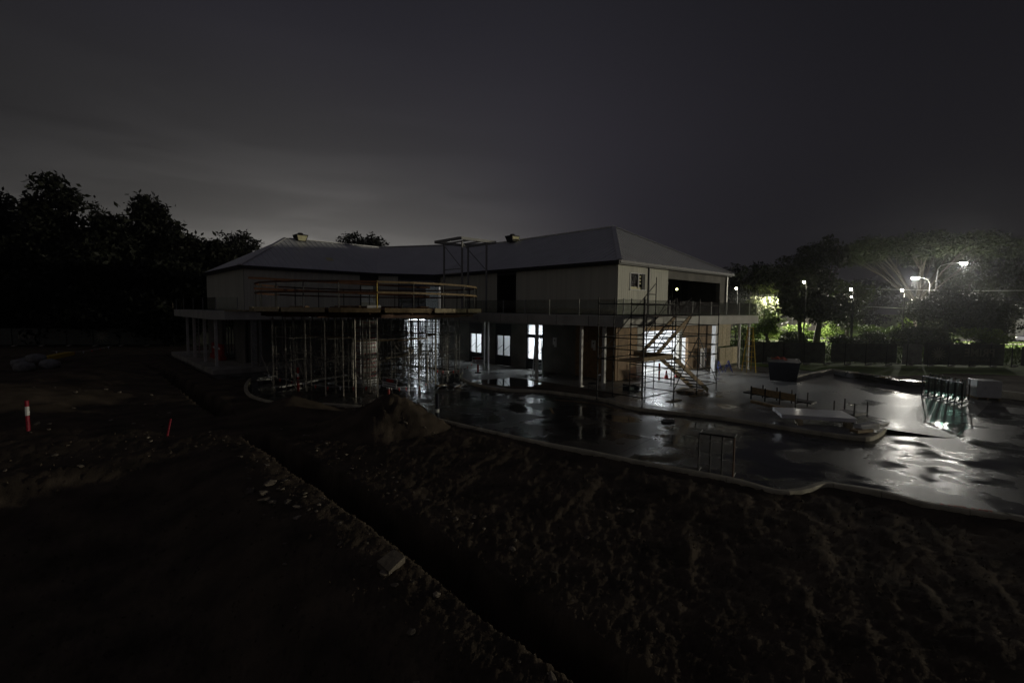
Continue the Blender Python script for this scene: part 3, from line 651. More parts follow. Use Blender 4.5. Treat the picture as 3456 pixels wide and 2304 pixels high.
# steel canopy frame standing on the balcony corner
cf_ = empty('canopy_frame', (-2.4,11.3,ZS1), label='tall open steel frame with a square top rising above the roof valley', cat='steel frame')
for x in (-1.06,1.06):
    for y in (-1.06,1.06): box('post', 'rail_post', cf_, x-.05,x+.05,y-.05,y+.05,0,4.85)
for a, b in (((-1.5,-1.5),(1.5,-1.5)),((1.5,-1.5),(1.5,1.5)),((1.5,1.5),(-1.5,1.5)),((-1.5,1.5),(-1.5,-1.5))): MB().bar((*a,4.94),(*b,4.94),.16,.18).build('top_beam', 'rail_post', cf_)
for x in (-.5,.5): MB().bar((x,-1.5,4.94),(x,1.5,4.94),.08,.1).build('purlin', 'rail_post', cf_)
for z in (2.7,3.0): MB().bar((-1.06,-1.06,z),(-1.06,1.06,z),.06,.06).build('rail', 'rail_post', cf_)
MB().bar((-1.06,-1.06,3.0),(-1.06,1.06,4.7),.04,.04).build('brace', 'rail_post', cf_); MB().bar((-1.06,-1.06,4.7),(1.06,-1.06,3.0),.04,.04).build('brace', 'rail_post', cf_)

# lit lamps inside the rooms
def batten(x, y, z, ln, rz, power, label):
    t = empty('batten_light', (x,y,z), rz, label, 'work light', 'lit batten lights inside the ground floor')
    MB().box(-ln/2,ln/2,-.05,.05,0,.05).build('housing', 'white', t); MB().box(-ln/2+.03,ln/2-.03,-.03,.03,-.03,0).build('tube', 'lamp_room', t)
    ld = bpy.data.lights.new('batten_lamp', 'AREA'); ld.shape = 'RECTANGLE'; ld.size = ln; ld.size_y = .1; ld.energy = power; ld.color = (.90,.95,1.0)
    lo = bpy.data.objects.new('batten_lamp', ld); COL.objects.link(lo); lo.parent = t; lo.location = (0,0,-.05)
    return t
batten(2.4,7.0,3.1,1.2,0,230,'white batten light on the ceiling behind the door beside the stepladder')
batten(2.6,10.3,3.1,1.2,0,26,'dim batten light on the ceiling behind the middle of three doors')
batten(2.4,13.6,3.1,1.2,0,120,'white batten light on the ceiling behind the door nearest the danger sign')
batten(5.2,3.4,3.1,1.5,0,150,'white batten light on the ceiling of the open hall behind the scaffold stair')
batten(7.9,2.2,3.1,1.2,R(90),60,'white batten light at the hall side by the white column')
batten(.6,22.6,3.1,1.5,R(-30),420,'white batten light in the glazed entry behind the props')
hall_flood = empty('flood_light', (6.2,4.6,2.2), 0, 'work flood light on a stand inside the open hall', 'work light')
MB().box(-.16,.16,-.05,.05,-.1,.14).build('housing', 'yellow', hall_flood); MB().tube((0,0,-.1),(0,0,-2.2),.02).build('stand', 'dark', hall_flood); MB().box(-.14,.14,-.06,-.05,-.08,.12).build('lens', 'lamp_room', hall_flood)
ld = bpy.data.lights.new('flood_lamp', 'SPOT'); ld.energy = 2200; ld.spot_size = R(110); ld.spot_blend = .5; ld.shadow_soft_size = .06; ld.color = (.90,.95,1)
lo = bpy.data.objects.new('flood_lamp', ld); COL.objects.link(lo); lo.parent = hall_flood; lo.location = (0,-.08,0); lo.rotation_euler = (R(-80),0,R(-18))

M['glint'] = emis('reflection_glow', (0.75, 0.80, 0.35), 6.0)  # added glowing balls on cords imitate lamp reflections in the glass
for (x, y, z, l) in ((-4.75,22.3,5.45,'small yellow glowing ball added as a lamp reflection in the left wing window'),(10.4,2.2,5.75,'small greenish glowing ball added as a lamp reflection in the recessed terrace')):
    t = empty('reflection_ball', (x,y,z), 0, l, 'glint'); bm = bmesh.new(); bmesh.ops.create_icosphere(bm, subdivisions=2, radius=.09); me = bpy.data.meshes.new('glint'); bm.to_mesh(me); bm.free(); link('glint', me, 'glint', t, True)
    MB().tube((0,0,.08),(0,0,6.7-z),.008,4).build('added_cord', 'dark', t)

# ================================================================== ROUND FORMWORK DECK AND PROPS
DC = (-10.3, 9.56); DR = 6.2; ZD = 4.12
dk_ = empty('formwork_deck', (DC[0],DC[1],0), label='round timber formwork deck on steel props with guardrails', cat='formwork')
circ = [(DR*math.cos(2*math.pi*i/64), DR*math.sin(2*math.pi*i/64)) for i in range(64)]
MB().prism(circ, ZD-.06, ZD).build('plywood_deck', 'timber_red', dk_)
for i in range(16):                                    # edge boards, each its own piece
    mb = MB(); a0_ = 2*math.pi*i/16+.015; a1_ = 2*math.pi*(i+1)/16-.015; n = 4; vs = []; fs = []
    for k in range(n+1):
        a = a0_+(a1_-a0_)*k/n
        for r_, z in ((DR+.01,ZD-.16),(DR+.06,ZD-.16),(DR+.06,ZD+.04),(DR+.01,ZD+.04)): vs.append((r_*math.cos(a), r_*math.sin(a), z))
    for k in range(n):
        for q in range(4): fs.append((k*4+q, k*4+(q+1) % 4, (k+1)*4+(q+1) % 4, (k+1)*4+q))
    fs += [(3,2,1,0), (n*4,n*4+1,n*4+2,n*4+3)]
    mb.add(vs, fs).build('edge_board', random.choice(['timber_pale','timber','timber_pale','timber_red']), dk_)
for k in range(-6, 7):                                 # joists under the ply, bearers below them
    x = k*.92; h = math.sqrt(max(0, (DR-.25)**2-x*x))
    if h > .4: MB().box(x-.04,x+.04,-h,h,ZD-.25,ZD-.061).build('joist', 'timber_red', dk_)
for k in range(-3, 4):
    y = k*1.75; h = math.sqrt(max(0, (DR-.5)**2-y*y)); MB().box(-h,h,y-.05,y+.05,ZD-.42,ZD-.252).build('bearer', 'timber_red', dk_)
# loose boards and wall plates on the deck
for i in range(14):
    a = random.uniform(0, 6.28); r_ = random.uniform(.5, 5); p = Vector((r_*math.cos(a), r_*math.sin(a), ZD+.03+random.uniform(0,.1))); d = Vector((math.cos(a+1.6+random.uniform(-.4,.4)), math.sin(a+1.6), 0))*random.uniform(.8,1.8)
    MB().bar(p-d, p+d, .2, .05).build('loose_board', random.choice(['timber_red','timber_red','timber','ply']), dk_)
for zt, th in ((5.36,.09),(4.88,.09)):
    for i in range(22):
        a0_ = 2*math.pi*i/22; a1_ = 2*math.pi*(i+1)/22; rr = DR-.22
        MB().bar((rr*math.cos(a0_),rr*math.sin(a0_),zt),(rr*math.cos(a1_),rr*math.sin(a1_),zt),.035,th).build('guard_rail', 'timber_red' if not (15 <= i <= 19) else 'timber', dk_)
for i in range(22):
    a0_ = 2*math.pi*i/22; rr = DR-.27
    MB().bar((rr*math.cos(a0_),rr*math.sin(a0_),ZD),(rr*math.cos(a0_),rr*math.sin(a0_),5.42),.04,.04).build('rail_post', 'yellow' if i == 15 else 'scaf', dk_)
yb = 2*math.pi*15/22; MB().bar(((DR-.27)*math.cos(yb),(DR-.27)*math.sin(yb),4.5),((DR-.9)*math.cos(yb),(DR-.9)*math.sin(yb),ZD+.02),.03,.03).build('brace', 'yellow', dk_)
MB().bar((-7,-2.2,5.45),(.5,-5.2,5.2),.04,.1).build('guard_rail', 'timber_red', dk_); MB().bar((-6.8,-2.3,4.98),(.4,-5.3,4.76),.04,.1).build('guard_rail', 'timber_red', dk_)
a = 4.25; MB().bar((4.6*math.cos(a)-.3,4.6*math.sin(a),ZD+.1),(4.6*math.cos(a)+.3,4.6*math.sin(a)-.2,ZD+.12),.35,.12).build('bundle', 'wrap', dk_)
# ring of mid-height planks round the column
pr = empty('plank_walkway', (DC[0],DC[1],0), label='ring of timber planks at mid height around the round column', cat='walkway')
for i in range(10):
    a0_ = 2*math.pi*i/10+.2; a1_ = a0_+.58; z = 2.55+.1*math.sin(i*1.7); rr = 3.5
    if i in (3,): continue
    MB().bar((rr*math.cos(a0_),rr*math.sin(a0_),z),(rr*math.cos(a1_),rr*math.sin(a1_),z+.05),.24,.05).build('plank', 'timber', pr)
for i in range(5):
    a0_ = -1.75+.42*i; z = 1.45+.08*i; rr = 2.2
    MB().bar((rr*math.cos(a0_),rr*math.sin(a0_),z),(rr*math.cos(a0_+.45),rr*math.sin(a0_+.45),z+.09),.24,.06).build('plank', 'timber_pale', pr)
for z in (.5,1.55,2.6):                                # long ledger tubes tying the shoring together
    for k in range(-3,4):
        o_ = k*1.6; h = math.sqrt(max(0,5.3**2-o_*o_))
        if abs(o_) > .8: MB().tube((o_,-h*.55,z),(o_,h,z+.02),.022,5).build('ledger', 'frame_steel', dk_)
        if abs(o_) > .8: MB().tube((-h,o_+.3,z+.06),(h,o_+.3,z+.06),.022,5).build('ledger', 'frame_steel', dk_)
for i in range(16):
    a = random.uniform(0,6.28); r_ = random.uniform(1.8,4.8); x0, y0 = r_*math.cos(a), r_*math.sin(a); b_ = random.uniform(0,6.28)
    MB().tube((x0,y0,.2),(x0+1.5*math.cos(b_),y0+1.5*math.sin(b_),2.2),.018,5).build('diagonal', 'frame_steel', dk_)
# round column in its form, strapped in red
rc = empty('round_column', (DC[0]-.33,DC[1]+.30,-.1), label='thick round column in a pale tube form bound with red straps', cat='column')
MB().tube((0,0,0),(0,0,3.75),.58,32).build('tube_form', 'tube', rc, True); MB().tube((0,0,0),(0,0,.22),.72,32).build('base_collar', 'wrap', rc)
z = .35
while z < 3.7:
    MB().tube((0,0,z),(.0,.0,z+.05),.592,32).build('strap', 'crimson', rc); z += random.choice([.22,.3,.34,.2])
for a in (-.4,1.7,3.8): MB().bar((.6*math.cos(a),.6*math.sin(a),0),(.6*math.cos(a),.6*math.sin(a),3.75),.06,.06).build('stiffener', 'alu', rc)
# steel props
def make_prop(label):
    t = empty('steel_prop', (0,0,0), 0, label, 'prop', 'steel props under the round deck')
    MB().tube((0,0,0),(0,0,2.1),.032,6).build('outer_tube', 'prop', t); MB().tube((0,0,2.1),(0,0,3.82),.024,6).build('inner_tube', 'prop', t)
    MB().box(-.1,.1,-.1,.1,-.0,.012).build('foot_plate', 'dark', t); MB().box(-.09,.09,-.05,.05,3.80,3.815).build('head_plate', 'dark', t); MB().tube((0,0,2.05),(0,0,2.15),.05,6).build('collar', 'prop', t)
    return t
PL = 'slim steel prop standing alone under the deck edge'
prop0 = make_prop(PL); ps = [(-15.06,9.68),(-14.48,8.45),(-14.02,7.17),(-13.57,6.1),(-13.24,5.49),(-12.44,4.84),(-12.11,6.28),(-11.06,4.32),(-9.12,6.47),(-8.62,5.67),(-7.76,7.52),(-7.26,6.52),(-6.67,8.23),(-5.92,7.64),(-12.55,7.27),(-13.56,10.32),(-12.54,9.5),(-9.7,4.75),(-15.1,11.6),(-5.0,9.6),(-4.9,11.2)]
for i, (x, y) in enumerate(ps):
    t = prop0 if i == 0 else copy_tree(prop0); t.location = (x,y,-.1); t.rotation_euler = (random.uniform(-.006,.006), random.uniform(-.006,.006), random.uniform(0,3))
# shoring frames: two legs, rungs and a ladder edge; rows under the deck
def make_frame():
    t = empty('shoring_frame', (0,0,0), 0, 'ladder-like steel shoring frame standing in the rows beneath the deck', 'shoring frame', 'shoring frames under the round deck')
    for x in (-.55,.55): MB().tube((x,0,.0),(x,0,3.7),.028,6).build('leg', 'frame_steel', t)
    for x in (-.36,.36): MB().tube((x,0,.55),(x,0,3.25),.02,5).build('inner_leg', 'frame_steel', t)
    for z in (.55,1.0,1.45,1.9,2.35,2.8,3.25):
        MB().tube((-.55,0,z),(-.36,0,z),.016,4).build('rung', 'frame_steel', t); MB().tube((.36,0,z),(.55,0,z),.016,4).build('rung', 'frame_steel', t)
    for z in (.55,1.9,3.25): MB().tube((-.36,0,z),(.36,0,z),.02,5).build('crossbar', 'frame_steel', t)
    for sg in (-1,1): MB().tube((sg*.55,0,.35),(sg*.55,1.75,1.75),.014,4).build('brace', 'prop', t); MB().tube((sg*.55,1.75,.35),(sg*.55,0,1.75),.014,4).build('brace', 'prop', t)
    for x in (-.55,.55): MB().box(x-.08,x+.08,-.08,.08,3.7,3.71).build('head_plate', 'dark', t)
    return t
fr0 = make_frame(); k = 0
for gx in range(-3, 4):
    for gy in range(-2, 4):
        x = DC[0]+gx*1.6; y = DC[1]+gy*1.75+.3
        if math.hypot(x-DC[0], y-DC[1]) > 5.0 or math.hypot(x-DC[0], y-DC[1]) < 1.5 or (gx <= -2 and gy < 0): continue
        t = fr0 if k == 0 else copy_tree(fr0); t.location = (x,y,-.1); t.rotation_euler = (0,0,random.uniform(-.08,.08)); k += 1
# extra braced frames further back, in front of the glazed entry
for x, y, rz in ((-5.6,13.6,.5),(-4.6,15.2,.5),(-6.6,15.2,.3),(-8.0,14.8,.1),(-3.4,16.6,-.6),(-2.6,17.6,-.6)):
    t = copy_tree(fr0); t.location = (x,y,-.1); t.rotation_euler = (0,0,rz)

# ================================================================== SCAFFOLD STAIR TOWER
sc = empty('scaffold_stair', (0,0,0), label='dark tube scaffold tower with a timber-edged stair in front of the open hall', cat='scaffold')
GXs = [-5.3,-2.7,-.5,1.6]; top = {(-5.3,-5.1):4.75,(-2.7,-5.1):4.75,(-.5,-5.1):4.75,(1.6,-5.1):4.75,(-5.3,-2.7):4.75,(-2.7,-2.7):4.75,(-.5,-2.7):5.9,(1.6,-2.7):4.75}
legs = list(top.items())+[((-4.1,-2.7),4.75),((-3.2,-3.9),4.75),((-1.6,-2.7),4.75),((1.2,-2.75),4.75)]
for (x, y), h in legs:
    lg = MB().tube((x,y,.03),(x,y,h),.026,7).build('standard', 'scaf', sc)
    for z in (.45,1.0,1.5,2.0,2.5,3.0,3.5,4.0,4.5):
        if z < h: MB().tube((x,y,z-.04),(x,y,z+.04),.045,6).build('rosette', 'scaf', lg)
    MB().box(x-.09,x+.09,y-.09,y+.09,0.03,.045).build('base_plate', 'dark', lg)
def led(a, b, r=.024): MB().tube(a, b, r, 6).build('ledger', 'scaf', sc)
for z in (.45,1.95,2.95,3.95):
    for y in (-5.1,-2.7):
        for a, b in zip(GXs, GXs[1:]):
            if z == .45 and a > -1 and y == -2.7: continue
            led((a,y,z),(b,y,z))
    for x in GXs: led((x,-5.1,z),(x,-2.7,z))
for z in (2.45,):
    led((-5.3,-5.1,z),(-2.7,-5.1,z)); led((-5.3,-2.7,z),(-2.7,-2.7,z)); led((-5.3,-5.1,z),(-5.3,-2.7,z)); led((-.5,-5.1,z),(1.6,-5.1,z)); led((1.6,-5.1,z),(1.6,-2.7,z))
led((-.5,-2.7,4.45),(-2.7,-2.7,4.45)); led((-.5,-2.7,5.0),(-1.3,-2.7,5.0))
for a, b in (((-2.7,-5.1,.5),(-.5,-5.1,2.9)),((1.6,-5.1,.5),(-.5,-5.1,2.95)),((-.5,-2.7,2.0),(1.6,-2.7,3.9)),((-2.7,-2.7,4.0),(-.5,-2.7,5.6)),((-5.3,-2.7,2.0),(-2.7,-2.7,3.9)),((-2.9,-3.7,3.0),(-.8,-3.7,4.9)),((-2.7,-4.9,2.1),(-.2,-4.9,4.6))): MB().tube(a, b, .022, 5).build('brace', 'scaf', sc)
for z in (1.0,1.5,2.45,3.45,4.45):
    led((-2.7,-5.1,z),(-2.7,-2.7,z)); led((-.5,-2.7,z),(-2.7,-2.7,z),.02); led((1.6,-2.7,z),(-.5,-2.7,z),.02)
for z in (1.0,2.45,3.45,4.45): led((-.5,-5.1,z),(1.6,-5.1,z),.02); led((1.6,-5.1,z),(1.6,-2.7,z),.02)
for z in (4.45,): led((-5.3,-5.1,z),(-2.7,-5.1,z)); led((-5.3,-2.7,z),(-5.3,-5.1,z))
# landing, lower and upper flights
for i in range(5): box('plank', 'timber', sc, -5.2,-2.75,-4.98+i*.24,-4.98+i*.24+.22,1.97,2.01)
box('toe_board', 'timber', sc, -5.25,-2.7,-5.03,-5.0,1.98,2.16); box('toe_board', 'timber', sc, -2.72,-2.69,-5.0,-2.9,1.92,2.16)
for i in range(8): box('plank', 'timber_red', sc, -2.6,1.5,-3.9+i*.15,-3.9+i*.15+.14,3.88,3.92)
def flight(x0,z0,x1,z1,y0,y1):
    f = empty('stair_flight'); f.parent = sc
    for y in (y0,y1): MB().bar((x0,y,z0),(x1,y,z1),.05,.2).build('stringer', 'timber', f)
    n = 9
    for i in range(n):
        t = (i+.6)/n; x = x0+(x1-x0)*t; z = z0+(z1-z0)*t; box('tread', 'scaf', f, x-.12,x+.12,y0+.04,y1-.04,z-.02,z+.02)
    for y in (y0,y1):
        MB().tube((x0,y,z0+.95),(x1,y,z1+.95),.02,5).build('handrail', 'scaf', f)
flight(1.0,.1,-2.5,1.98,-4.95,-4.15); flight(-2.5,1.98,.9,3.9,-3.95,-3.1)
for i in range(2): pl = box('sole_board', 'timber', sc, -3.1+i*2.1,-2.2+i*2.1,-5.25,-4.95,.0,.04)
# pallet at the foot of the stair
def pallet(x, y, rz, label, g=None):
    t = empty('pallet', (x,y,0), rz, label, 'pallet', g)
    for i in range(6): MB().box(-.58,.58,-.58+i*.2,-.42+i*.2,.11,.135).build('slat', 'timber', t)
    for yy in (-.5,-.04,.42): MB().box(-.58,.58,yy,yy+.1,.0,.11).build('bearer', 'timber', t)
    return t
pallet(.2,-4.4,.2,'timber pallet lying at the foot of the scaffold stair')
tl = MB().box(-.45,.45,-.22,.22,0,.34).build('tool_box', 'navy'); tl.location = (-1.5,-2.0,0.0); tag(tl, 'black tool chest on the ground behind the scaffold', 'tool chest')

# ================================================================== LADDERS, CHAIR, TRESTLES, SIGNS
def a_ladder(x, y, rz, h, w, ma, label, spread=.55, n=8):
    t = empty('stepladder', (x,y,0), rz, label, 'ladder')
    for sg in (-1,1):
        wb = w; wt = w*.55
        for xs_ in (-1,1): MB().bar((xs_*wb/2,sg*spread,0),(xs_*wt/2,0,h),.035,.06).build('stile', ma, t)
        for i in range(1,n+1):
            f = i/(n+.6); ww = wb+(wt-wb)*f
            if sg < 0 or i in (2,5): MB().bar((-ww/2,sg*spread*(1-f),h*f),(ww/2,sg*spread*(1-f),h*f),.05,.025).build('rung', ma, t)
    MB().box(-w*.3,w*.3,-.1,.1,h-.02,h+.02).build('top_cap', ma, t)
    return t
a_ladder(-1.9,4.5,R(-48),2.55,.62,'alu','aluminium stepladder standing open beside a slim column', .62)
a_ladder(11.35,-2.85,R(-50),3.05,.6,'yellow','tall yellow stepladder open at the end of the building', .5)
el = empty('extension_ladder', (-15.6,28.6,.2), 0, 'aluminium ladder upright between the far left columns', 'ladder')
for yy in (0,1.3): MB().bar((0,yy,0),(0,yy,3.0),.05,.07).build('stile', 'alu', el)
for i in range(9): MB().bar((0,0,.3+i*.3),(0,1.3,.3+i*.3),.04,.03).build('rung', 'alu', el)
chx, chy = -3.65,-1.2
c = empty('chair', (chx,chy,.02), R(200), 'dark plastic chair facing the wall beside a column', 'chair')
MB().box(-.22,.22,-.22,.22,.42,.46).build('seat', 'navy', c)
for x, y in ((-.19,-.19),(.19,-.19)): MB().tube((x,y,0),(x*.95,y,.42),.018,6).build('leg', 'navy', c)
for x in (-.2,.2): MB().tube((x,.24,0),(x*.95,.2,.45),.018,6).build('leg', 'navy', c); MB().tube((x*.95,.2,.45),(x*.9,.28,.86),.018,6).build('back_post', 'navy', c)
for i in range(5): MB().bar((-.14+i*.07,.21,.5),(-.14+i*.07,.275,.84),.035,.015).build('back_slat', 'navy', c)
MB().bar((-.19,.285,.88),(.19,.285,.88),.03,.06).build('top_rail', 'navy', c)
def trestle(x, y, rz, label):
    t = empty('trestle', (x,y,0), rz, label, 'trestle', 'trestles by the end wall')
    MB().bar((-.4,0,.72),(.4,0,.72),.06,.06).build('beam', 'blue', t)
    for sx in (-.36,.36):
        for sy in (-.24,.24): MB().bar((sx,0,.72),(sx*1.15,sy,0),.035,.035).build('leg', 'blue', t)
        MB().bar((sx*1.08,-.14,.32),(sx*1.08,.14,.32),.02,.03).build('stretcher', 'blue', t)
    return t
trestle(9.3,-1.6,.2,'blue trestle nearer the white column'); trestle(10.3,-1.9,.5,'blue trestle nearer the yellow stepladder')
def sign(x, y, z0, rz, h, label, tilt=0.0):
    t = empty('warning_sign', (x,y,z0), rz, label, 'sign')
    MB().tube((0,.03,0),(0,.03,h),.055,8).build('post', 'red', t); MB().tube((0,.03,h*.55),(0,.03,h*.68),.058,8).build('reflective_band', 'white', t); MB().box(-.2,.2,-.17,.23,0,.05).build('base', 'dark', t)
    b = MB().box(-.38,.38,-.04,-.025,h*.62,h*1.08).build('board', 'white', t); b.rotation_euler = (0,tilt,0)
    z1 = h*1.08
    MB().box(-.36,.36,-.046,-.041,z1-.2,z1-.02).build('header', 'ink', b)
    vs = [(.22*math.cos(a_*math.pi/8), -.05, z1-.11+.075*math.sin(a_*math.pi/8)) for a_ in range(16)]; MB().add(vs, [tuple(range(16))]).build('red_oval', 'red', b)
    for zz in (.27,.38): MB().box(-.31,.31,-.046,-.041,z1-zz-.025,z1-zz+.02).build('text_line', 'ink', b)
    return t
sign(-3.6,8.3,0.0,R(-38),.98,'white warning sign with red header on a red post by the doors')
sign(-12.35,3.95,-.1,R(-60),.95,'tilted white warning sign with red header behind the soil mound',.12)
def bunting(name, a, b, n, sag, label, g, jitter=0.0):
    t = empty(name, (0,0,0), 0, label, 'bunting', g); a = Vector(a); b = Vector(b); pts = []
    for i in range(n*2+1):
        f = i/(n*2); p = a.lerp(b, f); p.z -= sag*4*f*(1-f); p.z += random.uniform(-jitter,jitter); pts.append(p)
    MB().path(pts, .008, 4).build('string', 'white', t)
    d = (b-a); d.z = 0; d.normalize()
    for i in range(n):
        p = pts[i*2+1]; w_ = .065; MB().add([p-d*w_, p+d*w_, p+Vector((0,0,-.2))+d.cross(Vector((0,0,1)))*random.uniform(-.05,.05), p-d*w_+Vector((.004,.004,0)), p+d*w_+Vector((.004,.004,0)), p+Vector((.004,.004,-.2))], [(0,1,2),(5,4,3)]).build('flag', 'red' if i % 3 else 'white', t)
    return t
bunting('flag_bunting', (-3.65,8.25,.92), (-8.6,5.75,.88), 9, .38, 'string of red and white flags from the sign to a prop', 'flag bunting')
bunting('flag_bunting', (-12.4,4.05,.62), (-15.9,10.6,.75), 10, .35, 'string of red flags drooping low under the left of the deck', 'flag bunting', .03)
bunting('flag_bunting', (-8.6,5.75,.35), (-12.3,4.1,.6), 7, .3, 'string of red flags sagging to the floor in front of the deck', 'flag bunting', .03)
bunting('flag_bunting', (-20.6,34.8,.9), (-24.2,33.8,.7), 7, .25, 'faint string of red flags far left in the dark', 'flag bunting')
def post(name, x, y, z0, h, r, ma, label, cat, band=None, lean=(0,0)):
    t = empty(name, (x,y,z0), 0, label, cat); t.rotation_euler = (*lean,0)
    MB().tube((0,0,0),(0,0,h),r,8).build('stem', ma, t); MB().tube((0,0,h),(0,0,h+.02),r*1.05,8).build('cap', ma, t)
    if band: MB().tube((0,0,h*band[0]),(0,0,h*band[1]),r*1.08,8).build('reflective_band', 'white', t)
    return t
post('bollard', -24.4,6.25,hz_(-24.4,6.25),1.0,.055,'crimson','red post with a bright white band at far left','bollard',(.52,.82))
post('marker_stake', -21.05,2.4,hz_(-21.05,2.4),0.55,.03,'crimson','short leaning red stake in the soil at left','stake',None,(0,.2))
post('bollard', -14.6,9.3,-.1,1.15,.06,'red','red post with a white band under the left of the deck','bollard',(.6,.75))
post('drain_pipe', -13.45,-1.75,hz_(-13.45,-1.75)-.1,.85,.07,'navy','dark upright pipe by the kerb beside the soil mound','pipe',(.2,.34))
st_ = MB().bar((-13.9,-2.3,.05),(-14.1,-2.55,.02),.05,.03).build('timber_offcut', 'white'); tag(st_, 'short white offcut on the soil beside the dark pipe', 'offcut')
# left columns: red barriers behind
for i, (x, y, l) in enumerate(((-14.9,24.8,'red plastic barrier behind the left columns, nearer one'),(-14.9,26.6,'red plastic barrier behind the left columns, farther one'))):
    t = empty('plastic_barrier', (x,y,.2), R(90), l, 'barrier', 'red barriers')
    MB().prism([(-.8,-.2),(.8,-.2),(.8,.2),(-.8,.2)], 0, .3).build('base', 'red', t); MB().box(-.75,.75,-.09,.09,.3,1.15).build('wall', 'red', t); MB().box(-.3,.3,-.1,.1,.75,.9).build('label_plate', 'white', t)
# rubbish bags, yellow boards far left
for i in range(4):
    bm = bmesh.new(); bmesh.ops.create_icosphere(bm, subdivisions=2, radius=.55)
    for v in bm.verts: v.co *= random.uniform(.85,1.15); v.co.z *= .7
    me = bpy.data.meshes.new('bag'); bm.to_mesh(me); bm.free()
    x, y = ((-25.4,27.3),(-24.9,28.9),(-25.6,29.4),(-24.2,27.6))[i]
    o = link('bulk_bag', me, 'bag', None, True); o.location = (x,y,hz_(x,y)+.25+.3*(i == 1)); tag(o, ['pale bulk bag nearest the left edge','pale bulk bag heaped on top of its neighbours','pale bulk bag at the back of the heap','pale bulk bag at the right of the heap'][i], 'bag', 'bulk bags in the dark at left')
ybm = MB().bar((-24.6,31,.35),(-23.2,33.8,.45),.6,.25).build('form_panel', 'yellow'); tag(ybm, 'long yellow panel lying beyond the bulk bags', 'panel')

# ================================================================== MATERIALS STORED ON THE PAVEMENT
sh = empty('sheet_stack', (0,0,0), label='stack of white sheets on pale timber blocks by the inner kerb', cat='sheets')
cx = [(-2.3,-9.25),(-3.55,-10.0),(-2.25,-12.1),(-.95,-11.35)]
for i in range(4):
    o = .02*i; MB().prism([(x+random.uniform(-.03,.03), y+random.uniform(-.03,.03)) for x, y in cx], .19+i*.035, .222+i*.035).build('sheet', 'sheet', sh)
for x, y in ((-3.2,-10.5),(-2.35,-11.85),(-1.7,-9.8),(-1.2,-11.0)): MB().prism([(x-.3,y-.05),(x-.2,y-.2),(x+.3,y+.05),(x+.2,y+.2)], 0, .188).build('block', 'timber_pale', sh)
ts = empty('timber_offcuts', (0,0,0), label='heap of wrapped timber offcuts at the rounded end of the kerb', cat='timber')
for i, (a, b, ma) in enumerate((((-2.9,-12.3,.1),(-2.2,-12.65,.1),'wrap'),((-2.6,-12.2,.16),(-1.9,-12.6,.18),'wrap'),((-3.3,-12.25,.08),(-2.6,-12.55,.07),'timber'))): MB().bar(a,b,.3,.1).build('offcut', ma, ts)
tpl = MB().prism([(-1.5,-11.7),(-1.95,-12.4),(-.6,-12.75),(-.1,-12.0)], 0.003,.06).build('plastic_sheet', 'plastic'); tag(tpl, 'black plastic sheet lying beside the white sheets', 'plastic sheet')
rk = empty('timber_rack', (0,0,0), label='long low steel stillage holding boards on the pavement', cat='stillage')
P0, P1 = Vector((.75,-7.2,0)), Vector((.05,-9.35,0)); dd = (P1-P0)/3
for i in range(4):
    p = P0+dd*i; MB().bar(p, p+Vector((0,0,.62)), .05,.05).build('post', 'dark', rk); q = p+Vector((.75,-.25,0)); MB().bar(q, q+Vector((0,0,.62)), .05,.05).build('post', 'dark', rk); MB().bar(p+Vector((0,0,.2)), q+Vector((0,0,.2)), .04,.05).build('crossbar', 'dark', rk)
for i in range(3): MB().bar(P0+dd*i+Vector((.03,0,.42)), P0+dd*(i+1)+Vector((.03,0,.42)), .03,.3).build('board', 'timber', rk)
for k in range(5): MB().bar(P0+Vector((.15+k*.13,.4,.25)), P1+Vector((.15+k*.13,-.6,.25)), .1,.06).build('length', 'dark', rk)
MB().bar((-.2,-7.6,.06),(-.95,-9.4,.06),.14,.12).build('bearer', 'timber', rk)
s2 = empty('steel_stillage', (0,0,0), label='small empty steel stillage with four corner posts', cat='stillage')
q4 = [(-.55,-10.95),(-.6,-11.65),(.25,-11.9),(.35,-11.1)]
for p in q4: MB().bar((*p,0),(*p,.62),.05,.05).build('post', 'dark', s2)
for a, b in zip(q4, q4[1:]+q4[:1]): MB().bar((*a,.14),(*b,.14),.05,.06).build('rail', 'dark', s2)
MB().prism(q4, .15,.18).build('deck', 'dark', s2)
fs_ = empty('steel_frame_stand', (0,0,0), label='rusty rectangular steel frame stood up against the near kerb', cat='steel frame')
A_, Bp = Vector((-11.2,-10.6,0)), Vector((-10.95,-11.4,0)); 
up = Vector((.0,.0,1.0))
for f in (0,.33,.67,1): MB().bar(A_.lerp(Bp,f)+Vector((0,0,-.08)), A_.lerp(Bp,f)+up*1.0, .035,.035).build('upright', 'timber_red' if f == 1 else 'dark', fs_)
for z in (-.05,1.0): MB().bar(A_+up*z, Bp+up*z, .04,.04).build('rail', 'dark', fs_)
for p in (A_,Bp):
    for z in (-.03,.98): MB().tube(p+up*z, p+up*z+Vector((.26,.05,.05)), .014,6).build('pin', 'alu', fs_)
sk_ = empty('skip_bin', (9.6,-5.6,0), R(20), 'dark steel skip bin with red mesh on its top', 'skip bin')
MB().add([(-1.2,-.7,.0),(1.2,-.7,0),(1.2,.7,0),(-1.2,.7,0),(-1.5,-.85,1.15),(1.5,-.85,1.15),(1.5,.85,1.15),(-1.5,.85,1.15)], [(3,2,1,0),(0,1,5,4),(1,2,6,5),(2,3,7,6),(3,0,4,7),(4,5,6,7)]).build('body', 'navy', sk_)
for y in (-.86,.86): MB().bar((-1.5,y,1.15),(1.5,y,1.15),.08,.08).build('rim', 'dark', sk_)
gv = []; gf = []
